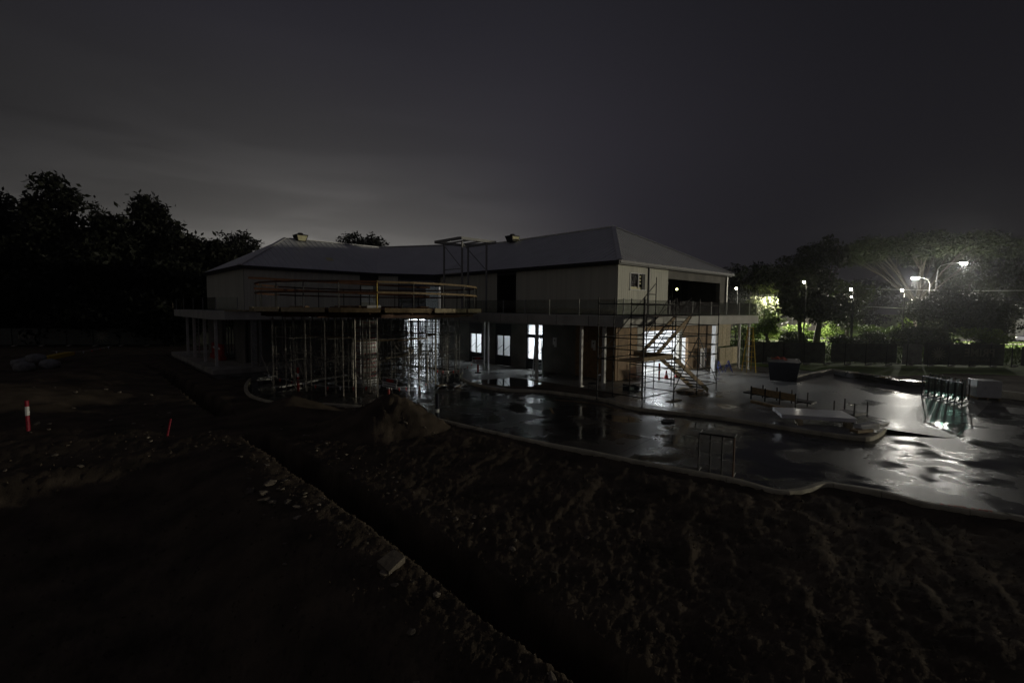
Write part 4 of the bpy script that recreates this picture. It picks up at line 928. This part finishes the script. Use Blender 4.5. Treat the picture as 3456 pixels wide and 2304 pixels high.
for i in range(9):
    for j in range(5): gv.append((-.2+i*.24, -.2+j*.22+.06*math.sin(i*2.1), 1.19+.11*math.sin(i*1.3+j)+.08*math.sin(j*2.3+i)-.05*abs(i-4)))
for i in range(8):
    for j in range(4): gf.append((i*5+j,(i+1)*5+j,(i+1)*5+j+1,i*5+j+1))
MB().add(gv, gf).build('barrier_mesh', 'orange', sk_)
gr_ = empty('glass_rack', (0,0,0), label='steel rack of upright green glass panels on the pavement', cat='rack')
g0, g1 = Vector((8.3,-12.5,0)), Vector((6.6,-14.15,0)); gn = Vector((1.5,-.1,0))
for i in range(7):
    p = g0.lerp(g1, i/6); q = p+gn
    MB().bar(p, p+Vector((0,0,1.05)), .05,.05).build('post', 'dark', gr_); MB().bar(q, q+Vector((0,0,1.05)), .05,.05).build('post', 'dark', gr_); MB().bar(p+Vector((0,0,.06)), q+Vector((0,0,.06)), .05,.05).build('base_rail', 'dark', gr_)
    if i < 6: pa = g0.lerp(g1,(i+.5)/6); MB().bar(pa+Vector((0,0,.58)), pa+gn+Vector((0,0,.58)), .02,.9).build('glass_sheet', 'green_glass', gr_)
for z in (.06,1.03): MB().bar(g0+Vector((0,0,z)), g1+Vector((0,0,z)), .05,.05).build('long_rail', 'dark', gr_)
pz = empty('wrapped_pallet', (10.6,-14.6,-.09), .45, 'pallet load in white shrink wrap behind the glass rack', 'pallet load')
for i in range(5): MB().box(-.5,.5,-.5+i*.21,-.36+i*.21,.1,.125).build('slat', 'timber', pz)
for y in (-.45,0,.4): MB().box(-.5,.5,y,y+.08,0,.1).build('bearer', 'timber', pz)
ld_ = MB().box(-.48,.48,-.48,.48,.126,.95).build('load', 'wrap', pz); MB().box(-.05,.4,-.5,-.485,.62,.9).build('label_sheet', 'white', pz)
bp_ = empty('covered_timber', (0,0,0), label='long timber bundle under black plastic beside the upstand', cat='timber')
for i in range(6):
    a = Vector((14.2,-7.6,.1)).lerp(Vector((11.6,-12.0,.1)), i/6); b = Vector((14.2,-7.6,.1)).lerp(Vector((11.6,-12.0,.1)), (i+1)/6)
    MB().bar(a+Vector((-.3,0,.1+random.uniform(-.04,.06))), b+Vector((-.3,0,.1+random.uniform(-.04,.06))), random.uniform(.7,.95), .3).build('sheeting', 'plastic', bp_)
for i in range(6):
    f = random.random(); a = Vector((13.6,-7.6,.36)).lerp(Vector((11.1,-12.0,.36)), f); MB().bar(a, a+Vector((random.uniform(.1,.3),-.5,.05)), .1,.05).build('length', random.choice(['timber','yellow','timber_pale']), bp_)
for i in range(9):
    x, y = random.uniform(-11,-1), random.uniform(-9,3)
    if inside(np.array([x]), np.array([y]), ISL+[(-3,9),(-3,-12)])[0]: continue
lb = MB().bar((-8.6,-3.0,-.08),(-8.0,-2.3,-.07),.09,.04).build('timber_length', 'timber'); tag(lb, 'short timber length lying on the wet driveway', 'timber')
hs = MB().path([(-6.4,-1.1,-.08),(-5.8,-2.4,-.08),(-5.6,-3.4,-.07),(-6.0,-4.2,-.08)], .02).build('hose', 'timber'); tag(hs, 'thin pale hose beside the inner kerb', 'hose')
dc_ = MB().prism([(-6.3+.33*math.cos(a*.5),-6.9+.22*math.sin(a*.5)) for a in range(13)], -.099,-.06).build('drain_cover', 'rubber'); tag(dc_, 'dark drain mat lying in the reflecting puddle', 'drain cover')
db = empty('debris_heap', (-7.9,5.2,-.1), 0, 'heap of clear plastic and offcuts in front of the deck', 'debris')
for i in range(12): a = random.uniform(0,6.28); MB().bar((.7*math.cos(a)*random.random(),.5*math.sin(a),.04),(.9*math.cos(a+1),.5*math.sin(a+1),.1+random.uniform(0,.1)),.12,.05).build('scrap', random.choice(['wrap','timber','wrap']), db)
def cone(x, y, label):
    t = empty('traffic_cone', (x,y,0), random.uniform(0,3), label, 'cone', 'cones in the open hall')
    MB().box(-.17,.17,-.17,.17,0,.03).build('base', 'red', t); MB().tube((0,0,.03),(0,0,.5),.12,10,.03).build('body', 'red', t); MB().tube((0,0,.22),(0,0,.32),.092,10,.073).build('band', 'white', t)
cone(3.9,-.9,'traffic cone nearer the hall door jamb, behind the stair'); cone(4.6,-1.2,'traffic cone farther into the light behind the stair')
dt = empty('air_duct', (4.3,2.4,0), 0, 'grey flexible duct curving down inside the open hall', 'duct')
pts = [(-.8+1.6*(k/14), .3*math.sin(k*.3), 2.0-1.75*math.sin(k/14*1.57)) for k in range(15)]
for a_, b_ in zip(pts, pts[1:]): MB().tube(a_, b_, .16, 10, .15).build('duct_ring', 'steel', dt)
post('bollard', 2.9,-1.0,0,1.0,.055,'red','red post with white band beside the hall door jamb','bollard',(.55,.7))
# steel sections stacked at left of the deck
for i, (y0, z) in enumerate(((12.6,.25),(13.4,.12),(11.3,.05))):
    t = empty('pipe_bundle', (0,0,0), 0, ['upper bundle of galvanised sections at the left of the deck','middle bundle of galvanised sections at the left of the deck','lower bundle of galvanised sections nearest the left kerb'][i], 'steel sections', 'galvanised bundles')
    for k in range(4): MB().bar((-15.6+k*.14,y0-.6*i,z-.02),(-10.5+k*.14,y0+2.2-.5*i,z),.1,.08).build('section', 'steel', t)

# ================================================================== FENCES
def fence(X0, X1, Y0, Y1, n, label, cloths, z0=0.0, h=1.85):
    a = Vector((*cw(X0,Y0),z0)); b = Vector((*cw(X1,Y1),z0)); t = empty('site_fence', (0,0,0), 0, label, 'fence')
    for i in range(n+1):
        p = a.lerp(b,i/n); MB().tube(p, p+Vector((0,0,h+(.25 if i in (n//2,) else .05))), .03,6).build('post', 'dark', t); MB().bar(p+Vector((0,0,.0)), p+Vector((.3,-.3,.08)), .2,.1).build('block', 'conc', t)
    for z in (.12,h): MB().tube(a+Vector((0,0,z)), b+Vector((0,0,z)), .02,5).build('rail', 'dark', t)
    d = (b-a).normalized(); ang_ = math.atan2(d.y,d.x)
    for (f0,f1,zl,zh,ma) in cloths:
        p = a.lerp(b,f0); q = a.lerp(b,f1); n_ = 14; vs = []; fs = []
        off = Vector((-d.y,d.x,0))
        for k in range(n_+1):
            f = k/n_; r_ = p.lerp(q,f); o_ = .05+.035*math.sin(k*1.9+f0*20)
            vs += [(r_.x+off.x*o_, r_.y+off.y*o_, z0+zl-.03*math.sin(k)), (r_.x+off.x*o_*.6, r_.y+off.y*o_*.6, z0+(zl+zh)/2), (r_.x+off.x*.03, r_.y+off.y*.03, z0+zh)]
        for k in range(n_): fs += [(k*3,k*3+1,k*3+4,k*3+3),(k*3+1,k*3+2,k*3+5,k*3+4)]
        MB().add(vs,fs).build('shade_cloth', ma, t)
    return t, a, b, ang_
ft, fa, fb, fang = fence(18.5,44,39,38,16,'right boundary fence hung with printed shade cloth',[(.02,.25,.1,1.75,'cloth'),(.27,.47,.2,1.7,'cloth'),(.486,.545,.1,1.72,'cloth_pale'),(.55,.79,.1,1.78,'cloth'),(.84,1.0,.1,1.6,'cloth')])
def on_fence(f, z, y=-.02): p = fa.lerp(fb,f); return Matrix.Translation((p.x,p.y,z)) @ Matrix.Rotation(fang,4,'Z') @ Matrix.Translation((0,y,0)) @ Matrix.Rotation(R(90),4,'X')
# print seen from behind, so mirrored
text_mesh('banner_lettering', 'PRIME', .88, 'cloth_print', ft, on_fence(.715,1.05), .004, True)
text_mesh('banner_subline', 'B U I L D I N G', .24, 'cloth_print', ft, on_fence(.715,.5), .004, True)
lg = MB()
for i in range(14):
    a = i*2*math.pi/14; lg.add([(.28*math.cos(a-.12),.28*math.sin(a-.12),0),(.55*math.cos(a-.03),.55*math.sin(a-.03),0),(.55*math.cos(a+.1),.55*math.sin(a+.1),0),(.28*math.cos(a+.16),.28*math.sin(a+.16),0)],[(0,1,2,3)])
lg.add([(.3*math.cos(i*math.pi/8),.3*math.sin(i*math.pi/8),0.001) for i in range(16)],[tuple(range(16))])
lo_ = lg.build('banner_emblem', 'cloth_print', ft); lo_.matrix_local = on_fence(.592,.95,-.03)
fence(47,60,36.5,34,6,'return of the boundary fence beyond the gate gap at far right',[(.1,.9,.1,1.6,'cloth')])
lf, la, lb_, lang = fence(-52,-24,48,53,12,'dark boundary fence with printed cloth at far left',[(.02,.98,.1,1.75,'cloth')])
def on_l(f, z): p = la.lerp(lb_,f); return Matrix.Translation((p.x,p.y,z)) @ Matrix.Rotation(lang,4,'Z') @ Matrix.Translation((0,-.03,0)) @ Matrix.Rotation(R(90),4,'X')
text_mesh('banner_lettering', 'ICW', .8, 'cloth_print', lf, on_l(.13,1.0), .004)
for f in (.36,.93):
    o = bpy.data.objects.new('banner_emblem', lo_.data); COL.objects.link(o); o.parent = lf; o.matrix_local = on_l(f,1.0) @ Matrix.Scale(1.25,4)

# ================================================================== TREES
def leaf_cloud(blobs, n, size, seed, flat=1.0):
    r = np.random.default_rng(seed); w_ = np.array([b[3]*b[4]*b[5] for b in blobs])**.7; w_ = w_/w_.sum()
    k = r.choice(len(blobs), n, p=w_); bl = np.array(blobs)
    d = r.normal(size=(n,3)); d /= np.linalg.norm(d,axis=1)[:,None]; rad = (0.55+0.45*r.random(n)**.6)[:,None]
    # knots: pull leaves to sub-clumps so gaps open between them
    c = bl[k,:3]+d*rad*bl[k,3:6]
    nk = max(24, n//20); kn = c[r.integers(0,n,nk)]; j = r.integers(0,nk,n); sp = size*1.7
    c = kn[j]+r.normal(size=(n,3))*sp*np.array([1,1,.7])
    a = r.normal(size=(n,3)); a /= np.linalg.norm(a,axis=1)[:,None]; b_ = np.cross(a, r.normal(size=(n,3))); b_ /= np.linalg.norm(b_,axis=1)[:,None]
    s = size*(.6+.8*r.random(n))[:,None]
    v = np.stack([c-a*s, c+b_*s*.5, c+a*s, c-b_*s*.45],1).reshape(-1,3); f = np.arange(n*4).reshape(n,4)
    return v, f
def mesh_np(name, v, f, ma, parent):
    me = bpy.data.meshes.new(name); me.vertices.add(len(v)); me.vertices.foreach_set('co', v.ravel().astype(np.float32))
    me.loops.add(f.size); me.loops.foreach_set('vertex_index', f.ravel().astype(np.int32)); me.polygons.add(len(f))
    me.polygons.foreach_set('loop_start', np.arange(0,f.size,f.shape[1])); me.polygons.foreach_set('loop_total', np.full(len(f),f.shape[1])); me.update()
    return link(name, me, ma, parent)
def tree(X, Y, h, w, label, name='tree', leaf='leaf_dark', n=5000, size=.32, base=.35, kind='round', seed=1, bark='bark', tr=.28, z0=0.0, group=None):
    x, y = cw(X,Y); r = random.Random(seed); t = empty(name, (x,y,z0), 0, label, 'tree', group)
    tb = MB(); th = h*base
    lean = (r.uniform(-.3,.3), r.uniform(-.3,.3)); p0 = Vector((0,0,-.2)); p1 = Vector((lean[0],lean[1],th))
    tb.tube(p0, p1, tr, 8, tr*.75); blobs = []
    nb = 15
    for i in range(nb):
        a = i*2.4+r.uniform(-.4,.4)
        if kind == 'umbrella': rr = w/2*(.35+.6*((i+.5)/nb)**.5); q = Vector((rr*math.cos(a), rr*math.sin(a), h*(.86-.16*(rr/(w/2))**2))); e = (w*.17,w*.17,h*.085)
        elif kind == 'spread': rr = w/2*.7*((i+.5)/nb)**.5; q = Vector((rr*math.cos(a), rr*math.sin(a), h*(r.uniform(.38,.8)))); e = (w*.22,w*.22,h*.17)
        else: rr = w/2*.62*((i+.5)/nb)**.5; q = Vector((rr*math.cos(a), rr*math.sin(a), h*(base+.1+(.86-base-.1)*r.random()))); e = (w*r.uniform(.14,.24),w*r.uniform(.14,.22),h*r.uniform(.07,.14))
        mid = p1.lerp(q,.5)+Vector((0,0,h*.03)); tb.tube(p1, mid, tr*.5, 6, tr*.3); tb.tube(mid, q, tr*.3, 5, tr*.08)
        for _ in range(2): tb.tube(mid, q+Vector((r.uniform(-1,1)*w*.12, r.uniform(-1,1)*w*.12, r.uniform(0,1)*h*.06)), tr*.18, 4, .02)
        blobs.append((q.x,q.y,q.z,*e))
    if kind != 'umbrella': blobs.append((lean[0],lean[1],h*.88,w*.2,w*.2,h*.1))
    tb.build('trunk', bark, t); v, f = leaf_cloud(blobs, n, size, seed); mesh_np('crown', v, f, leaf, t); return t
LT = [(-60,57,17.4,9),(-51.5,56,18.8,7),(-46.3,57,14.6,9),(-52,58,14.8,10),(-44,60,17.2,6.5),(-41.5,60,14.6,6.5),(-39.7,63,12.6,8),(-46,53,11,12),(-64,52,14,12),(-55,51,11,13),(-38,55,9.5,11),(-34,60,9.5,11),(-42,52,9,12),(-49,60,13.5,10),(-56,60,15,9),(-36,64,11.4,9),(-32.5,66,10.6,9)]
LL = ['dark tree at the left edge of the frame','tallest dark tree of the left skyline with a ragged flat top','dark tree filling the dip right of the tallest left tree','dark tree between the left edge and the tallest tree','tall dark tree with a stepped crown right of the dip','dark tree whose crown steps down towards the building','lower dark tree just left of the round tree by the roof','low dark tree in front of the left skyline dip','dark tree beyond the left edge behind the first','dense low dark tree at far left above the fence','dense low dark tree in front of the stepped tree','low dark tree behind the left balcony railing','low dark tree above the left boundary cloth','dark tree filling the mass below the tallest left tree','dark tree filling the mass near the left edge','dark tree stepping down just left of the roof','last dark tree against the left roof slope']
for i, (X,Y,h,w_) in enumerate(LT): tree(X,Y,h,w_,LL[i],n=11000,size=.32,base=.14,seed=20+i,tr=.3,group='dark trees at left')
tree(-58.7,70,19.6,1.6,'small tuft of foliage rising alone above the left skyline',n=500,size=.22,base=.7,seed=61)
tree(-44.5,80,16.9,8.6,'round dark tree with sky gaps behind the left roof hip','gum_tree',n=5200,size=.24,base=.5,seed=44)
tree(-31.8,98,19.3,8,'dark tree top showing over the middle roof, left lobe',n=7000,size=.26,seed=45); tree(-27.6,97,19.0,6,'dark tree top showing over the middle roof, right lobe',n=5000,size=.26,seed=46)
# right side
tree(37.5,84,12.0,9,'dark low tree just right of the roof end',n=8000,size=.24,seed=50,base=.25); tree(44,86,12.6,10,'dark tree behind the lit gum trunk',n=7000,size=.24,seed=51,base=.3)
tree(37.3,73,8.6,6.5,'pale-trunked gum brightly lit from behind the dark tree','gum_tree','leaf_gum',3200,.16,.3,'spread',52,'bark_pale',.24)
tree(34.6,66,4.4,4.5,'leafy shrub-like tree below the lit gum','tree','leaf_bright',3500,.15,.2,'round',53)
tree(38.6,62,13.6,12,'broad dark tree with three trunks before the street','tree','leaf_mid',16000,.2,.2,'round',54,tr=.42)
tree(36.2,61,9,6,'second dark trunk left of the broad tree','tree','leaf_mid',2500,.32,.3,'round',55,tr=.3)
tree(45.2,66,8.4,6.5,'green tree lit by the street lamp, right of the broad dark tree','tree','leaf',9000,.17,.2,'round',56)
tree(66,80,18.8,21,'wide umbrella-crowned tree rising above the street lamp','umbrella_tree','leaf_mid',20000,.22,.3,'umbrella',57,tr=.36)
tree(78,84,16.2,12,'hazy tree behind the umbrella crown at right','tree','leaf_mid',8000,.26,.3,'round',58); tree(97,92,18.5,16,'faint tall tree at the right edge','tree','leaf_mid',8000,.28,.3,'round',59)
tree(54,61,7.4,9.5,'dense dark spreading tree below the brightest lamp','tree','leaf_mid',12000,.18,.28,'spread',60,tr=.34)
tree(58,60,6.4,7,'dark low tree right of the spreading one, near the road','tree','leaf_mid',8000,.17,.3,'spread',62,tr=.2)
tree(49.5,57,3.4,5.5,'leafy bush between the lamp-lit tree and the spreading tree','bush','leaf',5200,.13,.1,'round',63,tr=.1)
tree(45.5,55,2.8,6,'leafy bush under the lamp-lit green tree','bush','leaf',5200,.13,.1,'round',64,tr=.1)
tree(52.5,54,2.4,5,'low bush in front of the spreading tree','bush','leaf_bright',3600,.13,.1,'round',65,tr=.1)
tree(34,70,1.7,5,'low bush on the lit lawn beyond the balcony end','bush','leaf_bright',3000,.13,.1,'round',66,tr=.08)
tree(70,86,3.2,4,'garden shrub in front of the house','bush','leaf_bright',2800,.13,.1,'round',67,tr=.08)
tree(77,87,3.6,4.5,'taller garden shrub by the house gate','bush','leaf',3000,.13,.1,'round',68,tr=.08)
for i, (X,Y,h,w_) in enumerate(((34,112,10,16),(46,116,11,17),(58,118,10.5,17),(72,116,11.5,18),(86,120,12,18),(104,118,12,20),(122,112,12,20))):
    tree(X,Y,h,w_,['dark background tree beyond the street, leftmost','dark background tree beyond the street, second from left','dark background tree beyond the street, behind the green tree','dark background tree beyond the street, behind the umbrella tree','dark background tree beyond the street, above the house roof','dark background tree beyond the street, right of the chimney','dark background tree beyond the street at the right edge'][i],n=6000,size=.34,base=.08,seed=80+i,tr=.3,group='background trees')
for i, X in enumerate((-66,-60,-54,-48,-42,-36)):
    tree(X,52+random.uniform(-1,1.5),3.6,8,['low dark hedge bush at the far left edge','low dark hedge bush, second from the left edge','low dark hedge bush behind the left fence lettering','low dark hedge bush behind the left fence emblem','low dark hedge bush, second from the building','low dark hedge bush nearest the left of the building'][i],'bush','leaf_dark',4000,.26,.05,'round',100+i,tr=.08,group='hedge bushes at left')
for i, (X,Y,h,w_) in enumerate(((33,68,2.2,4.5),(37,70,2.0,4),(41,69,2.4,4.5),(44.5,68,2.8,4.5),(48,66,2.4,4.5),(51,65,2.2,4),(55.5,63.5,1.7,4),(36.5,63,1.5,4),(40,58.5,1.4,4.5),(43.5,59,1.8,4.5))):
    tree(X,Y,h,w_,['roadside shrub below the lit gum','roadside shrub left of the three trunks','roadside shrub glimpsed between the trunks','roadside shrub right of the three trunks','roadside shrub under the green tree','roadside shrub left of the spreading tree','roadside shrub at the foot of the spreading tree','low shrub at the foot of the left trunk','low shrub in front of the three trunks','low shrub in front of the green tree'][i],'bush','leaf_bright' if i < 7 else 'leaf',3000,.12,.08,'round',130+i,tr=.06,group='roadside shrubs')
# rough grass beyond the fence
gm_ = rng; nT = 9000
gX = gm_.uniform(22,72,nT); gY = gm_.uniform(40,67,nT); gx_ = CAMX+RGT[0]*gX+FWD[0]*gY; gy_ = CAMY+RGT[1]*gX+FWD[1]*gY
hh = gm_.uniform(.12,.45,nT); an = gm_.uniform(0,6.28,nT); wd_ = gm_.uniform(.03,.09,nT); lx = gm_.normal(0,.12,nT); ly = gm_.normal(0,.12,nT)
v = np.stack([np.stack([gx_-np.cos(an)*wd_,gy_-np.sin(an)*wd_,0*gx_-.05],1), np.stack([gx_+np.cos(an)*wd_,gy_+np.sin(an)*wd_,0*gx_-.05],1), np.stack([gx_+lx,gy_+ly,hh],1)],1).reshape(-1,3)
go = mesh_np('grass', v, np.arange(nT*3).reshape(nT,3), 'grass', None); tag(go, 'rough grass beyond the boundary fence', kind='stuff')

# ================================================================== STREET
def strip(name, X0, X1, Ya0, Ya1, Yb0, Yb1, z, ma, label):
    p = [cw(X0,Ya0), cw(X1,Ya1), cw(X1,Yb1), cw(X0,Yb0)]
    o = MB().add([(*q,z) for q in p], [(0,1,2,3)]).build(name, ma); return tag(o, label, kind='structure')
strip('footpath', 20,120,69.0,60.0,71.0,62.0,.06,'path','pale footpath along the street'); strip('road', 10,130,75.5,67.0,83,74.5,.05,'asphalt','asphalt street beyond the park'); strip('verge', 10,130,71.2,62.2,75.3,66.8,.045,'grass_ground','grass verge between footpath and road')
strip('far_footpath', 20,130,84.5,76.5,86,78,.06,'path','pale footpath on the far side of the street')
def street_lamp(X, Y, z, arm, label, power=0.0, size=(.7,.3), lens='lamp_main', pole=True, spot=True):
    x, y = cw(X,Y); t = empty('street_lamp', (x,y,0), -YAW, label, 'street lamp', 'street lamps')
    ax, ay = arm
    if pole:
        MB().tube((0,0,0),(0,0,z-.9),.085,8,.06).build('pole', 'dark', t)
        MB().path([(0,0,z-.9),(ax*.12,ay*.12,z-.35),(ax*.45,ay*.45,z-.02),(ax,ay,z+.08)], .035, 6).build('arm', 'steel', t)
    a_ = math.atan2(ay,ax) if (ax or ay) else 0
    hd = MB().box(-size[0]/2,size[0]/2,-size[1]/2,size[1]/2,.03,.13).build('head', 'steel', t); hd.location = (ax,ay,z); hd.rotation_euler = (0,0,a_)
    ln = MB().add([(-size[0]*.44,-size[1]*.44,.03),(size[0]*.44,-size[1]*.44,.03),(size[0]*.44,size[1]*.44,.03),(-size[0]*.44,size[1]*.44,.03),(-size[0]*.30,-size[1]*.30,-.22),(size[0]*.30,-size[1]*.30,-.22),(size[0]*.30,size[1]*.30,-.22),(-size[0]*.30,size[1]*.30,-.22)],[(4,5,6,7),(0,1,5,4),(1,2,6,5),(2,3,7,6),(3,0,4,7)]).build('lens', lens, t)
    ln.location = (ax,ay,z); ln.rotation_euler = (0,0,a_)
    if power:
        ld = bpy.data.lights.new('street_lamp_light', 'SPOT'); ld.energy = power; ld.spot_size = R(180); ld.spot_blend = .8; ld.shadow_soft_size = .15; ld.color = (1,.95,.82)
        lo = bpy.data.objects.new('street_lamp_light', ld); COL.objects.link(lo); lo.parent = t; lo.location = (ax,ay,z-.35)
    return t
street_lamp(59.4,70,9.1,(-1.9,.3),'brightest street lamp shining above the dark spreading tree',20000,(.8,.7))
street_lamp(58.6,68.0,11.0,(3.3,-.3),'street lamp on a curved pole right of the brightest one, seen edge-on',7000,(.9,.3))
gl_ = street_lamp(40.4,70.5,6.7,(-1.2,0),'lamp hidden behind the broad dark tree that lights the gum',16000,(.5,.25),'lamp_far')
for o in gl_.children:
    if o.type == 'LIGHT': o.data.spot_blend = 0.0
for X,Y,z,l in ((34.2,57.3,7.7,'round bright lamp showing through the broad dark tree'),(40.9,59.0,7.0,'upper of two lamps at the edge of the green tree'),(40.9,58.8,6.05,'lower of two lamps at the edge of the green tree'),(46.3,58,6.9,'small lamp left below the brightest street lamp'),(31.6,69,7.4,'small distant lamp right of the roof end')):
    street_lamp(X,Y,z,(0,.4),l,0,(.24,.24),'lamp_far')
# power lines
for i, (za, zb) in enumerate(((7.2,8.3),(4.9,5.0))):
    a = Vector((*cw(46,64),za)); b = Vector((*cw(92,66),zb)); pts = [a.lerp(b,k/14)-Vector((0,0,.5*4*(k/14)*(1-k/14))) for k in range(15)]
    o = MB().path(pts, .03, 4).build('power_line', 'alu'); tag(o, ['upper overhead cable running to the right edge','lower overhead cable running to the right edge'][i], 'cable', 'overhead cables')
# house across the street
hx, hy = cw(96,92); H_ = empty('house', (hx,hy,0), -YAW+R(6), 'dark-roofed house with a chimney across the street at right', 'house')
MB().box(-9,9,0,9,0,3.0).build('wall', 'brick_wall', H_)
rf = MB().add([(-9.7,-.7,2.95),(9.7,-.7,2.95),(9.7,9.7,2.95),(-9.7,9.7,2.95),(-4,4.5,6.0),(4,4.5,6.0)],[(0,1,5,4),(1,2,5),(2,3,4,5),(3,0,4),(3,2,1,0)]).build('roof', 'tile', H_)
MB().box(-4.6,-3.6,3.2,4.1,4.2,6.9).build('chimney', 'conc', rf); MB().box(-4.7,-3.5,3.1,4.2,6.9,7.05).build('chimney_cap', 'conc', rf)
for x in (-7,-4.6,1.5):
    wv = empty('window', (x,-.02,0)); wv.parent = H_; MB().box(0,1.3,-.05,.02,1.0,2.4).build('frame', 'white', wv); MB().box(.1,1.2,-.07,-.04,1.1,2.3).build('pane', 'navy', wv)
MB().box(-1.4,.6,-2.4,0,0,3.4).build('porch', 'white', H_)
for i in range(5): MB().box(-9+i*1.6,-8.9+i*1.6,-1.2,-1.1,0,2.9).build('veranda_post', 'white', H_)
h2x, h2y = cw(62,104); H2 = empty('house', (h2x,h2y,0), -YAW, 'low dark house behind the umbrella tree', 'house'); MB().box(-8,8,0,8,0,3).build('wall', 'brick_wall', H2)
MB().add([(-8.6,-.6,2.95),(8.6,-.6,2.95),(8.6,8.6,2.95),(-8.6,8.6,2.95),(-4,4,5.4),(4,4,5.4)],[(0,1,5,4),(1,2,5),(2,3,4,5),(3,0,4),(3,2,1,0)]).build('roof', 'tile', H2)
# picket fence in front of the house
pf = empty('picket_fence', (*cw(77,81.5),0), -YAW+R(4), 'white picket fence and gate across the street', 'fence')
for i in range(26): MB().box(i*.16,i*.16+.09,0,.03,.05,1.1 if i < 16 else 1.35).build('picket', 'white', pf)
for z in (.35,.85): MB().box(0,4.1,.03,.06,z,z+.08).build('rail', 'white', pf)
# parked car, front towards the left
cx_, cy_ = cw(75.3,70.2); car = empty('parked_car', (cx_,cy_,.05), -YAW+R(178), 'dark grey hatchback parked across the street at the right edge', 'car')
prof = [(2.02,.32),(2.05,.62),(1.95,.80),(1.15,.98),(.35,1.44),(-.3,1.50),(-1.3,1.46),(-1.85,1.05),(-2.0,.85),(-2.02,.35)]
bm_v = []; n = len(prof)
for yy, k in ((-.84,.0),(-.80,1.0),(.80,1.0),(.84,.0)):
    for px_, pz_ in prof: bm_v.append((px_*.985 if k else px_*.97, yy*(1-.16*max(0,(pz_-.9))/.6), pz_))
fsx = [(r_*n+i, r_*n+(i+1) % n, (r_+1)*n+(i+1) % n, (r_+1)*n+i) for r_ in range(3) for i in range(n)]+[tuple(range(n)), tuple(range(3*n,4*n))[::-1]]
body = MB().add(bm_v, fsx).build('body', 'car', car)
for s_ in (-1,1):
    yv = s_*.775
    MB().add([(.95,s_*.80,1.0),(.3,s_*.72,1.38),(-.35,s_*.71,1.42),(-.4,s_*.80,1.0)],[(0,1,2,3)] if s_ > 0 else [(3,2,1,0)]).build('side_window', 'navy', body)
    MB().add([(-.48,s_*.80,1.0),(-.43,s_*.715,1.42),(-1.2,s_*.73,1.38),(-1.5,s_*.80,1.05)],[(0,1,2,3)] if s_ > 0 else [(3,2,1,0)]).build('side_window', 'navy', body)
    MB().box(1.9,2.05,s_*.72-.14,s_*.72+.14,.62,.78).build('headlight', 'white', car); MB().box(-2.04,-1.9,s_*.72-.12,s_*.72+.12,.75,.95).build('tail_light', 'red', car)
    for xw in (1.28,-1.25):
        wh = empty('wheel', (xw,s_*.76,.31)); wh.parent = car; MB().tube((0,-.1,0),(0,.1,0),.31,16).build('tyre', 'rubber', wh); MB().tube((0,s_*.09,0),(0,s_*.112,0),.2,12).build('rim', 'alu', wh)

# ================================================================== damp air
hzb = MB().box(-140,230,-160,240,-4,40).build('haze', None); tag(hzb, 'thin damp night air', kind='stuff')
hm = bpy.data.materials.new('haze'); hm.use_nodes = True; t = hm.node_tree; t.nodes.clear(); o = t.nodes.new('ShaderNodeOutputMaterial'); pv = t.nodes.new('ShaderNodeVolumePrincipled')
pv.inputs['Color'].default_value = (.9,.92,.95,1); pv.inputs['Density'].default_value = 0.0005; pv.inputs['Anisotropy'].default_value = 0.86
t.links.new(pv.outputs[0], o.inputs['Volume']); hzb.data.materials.append(hm)
S.cycles.volume_bounces = 0
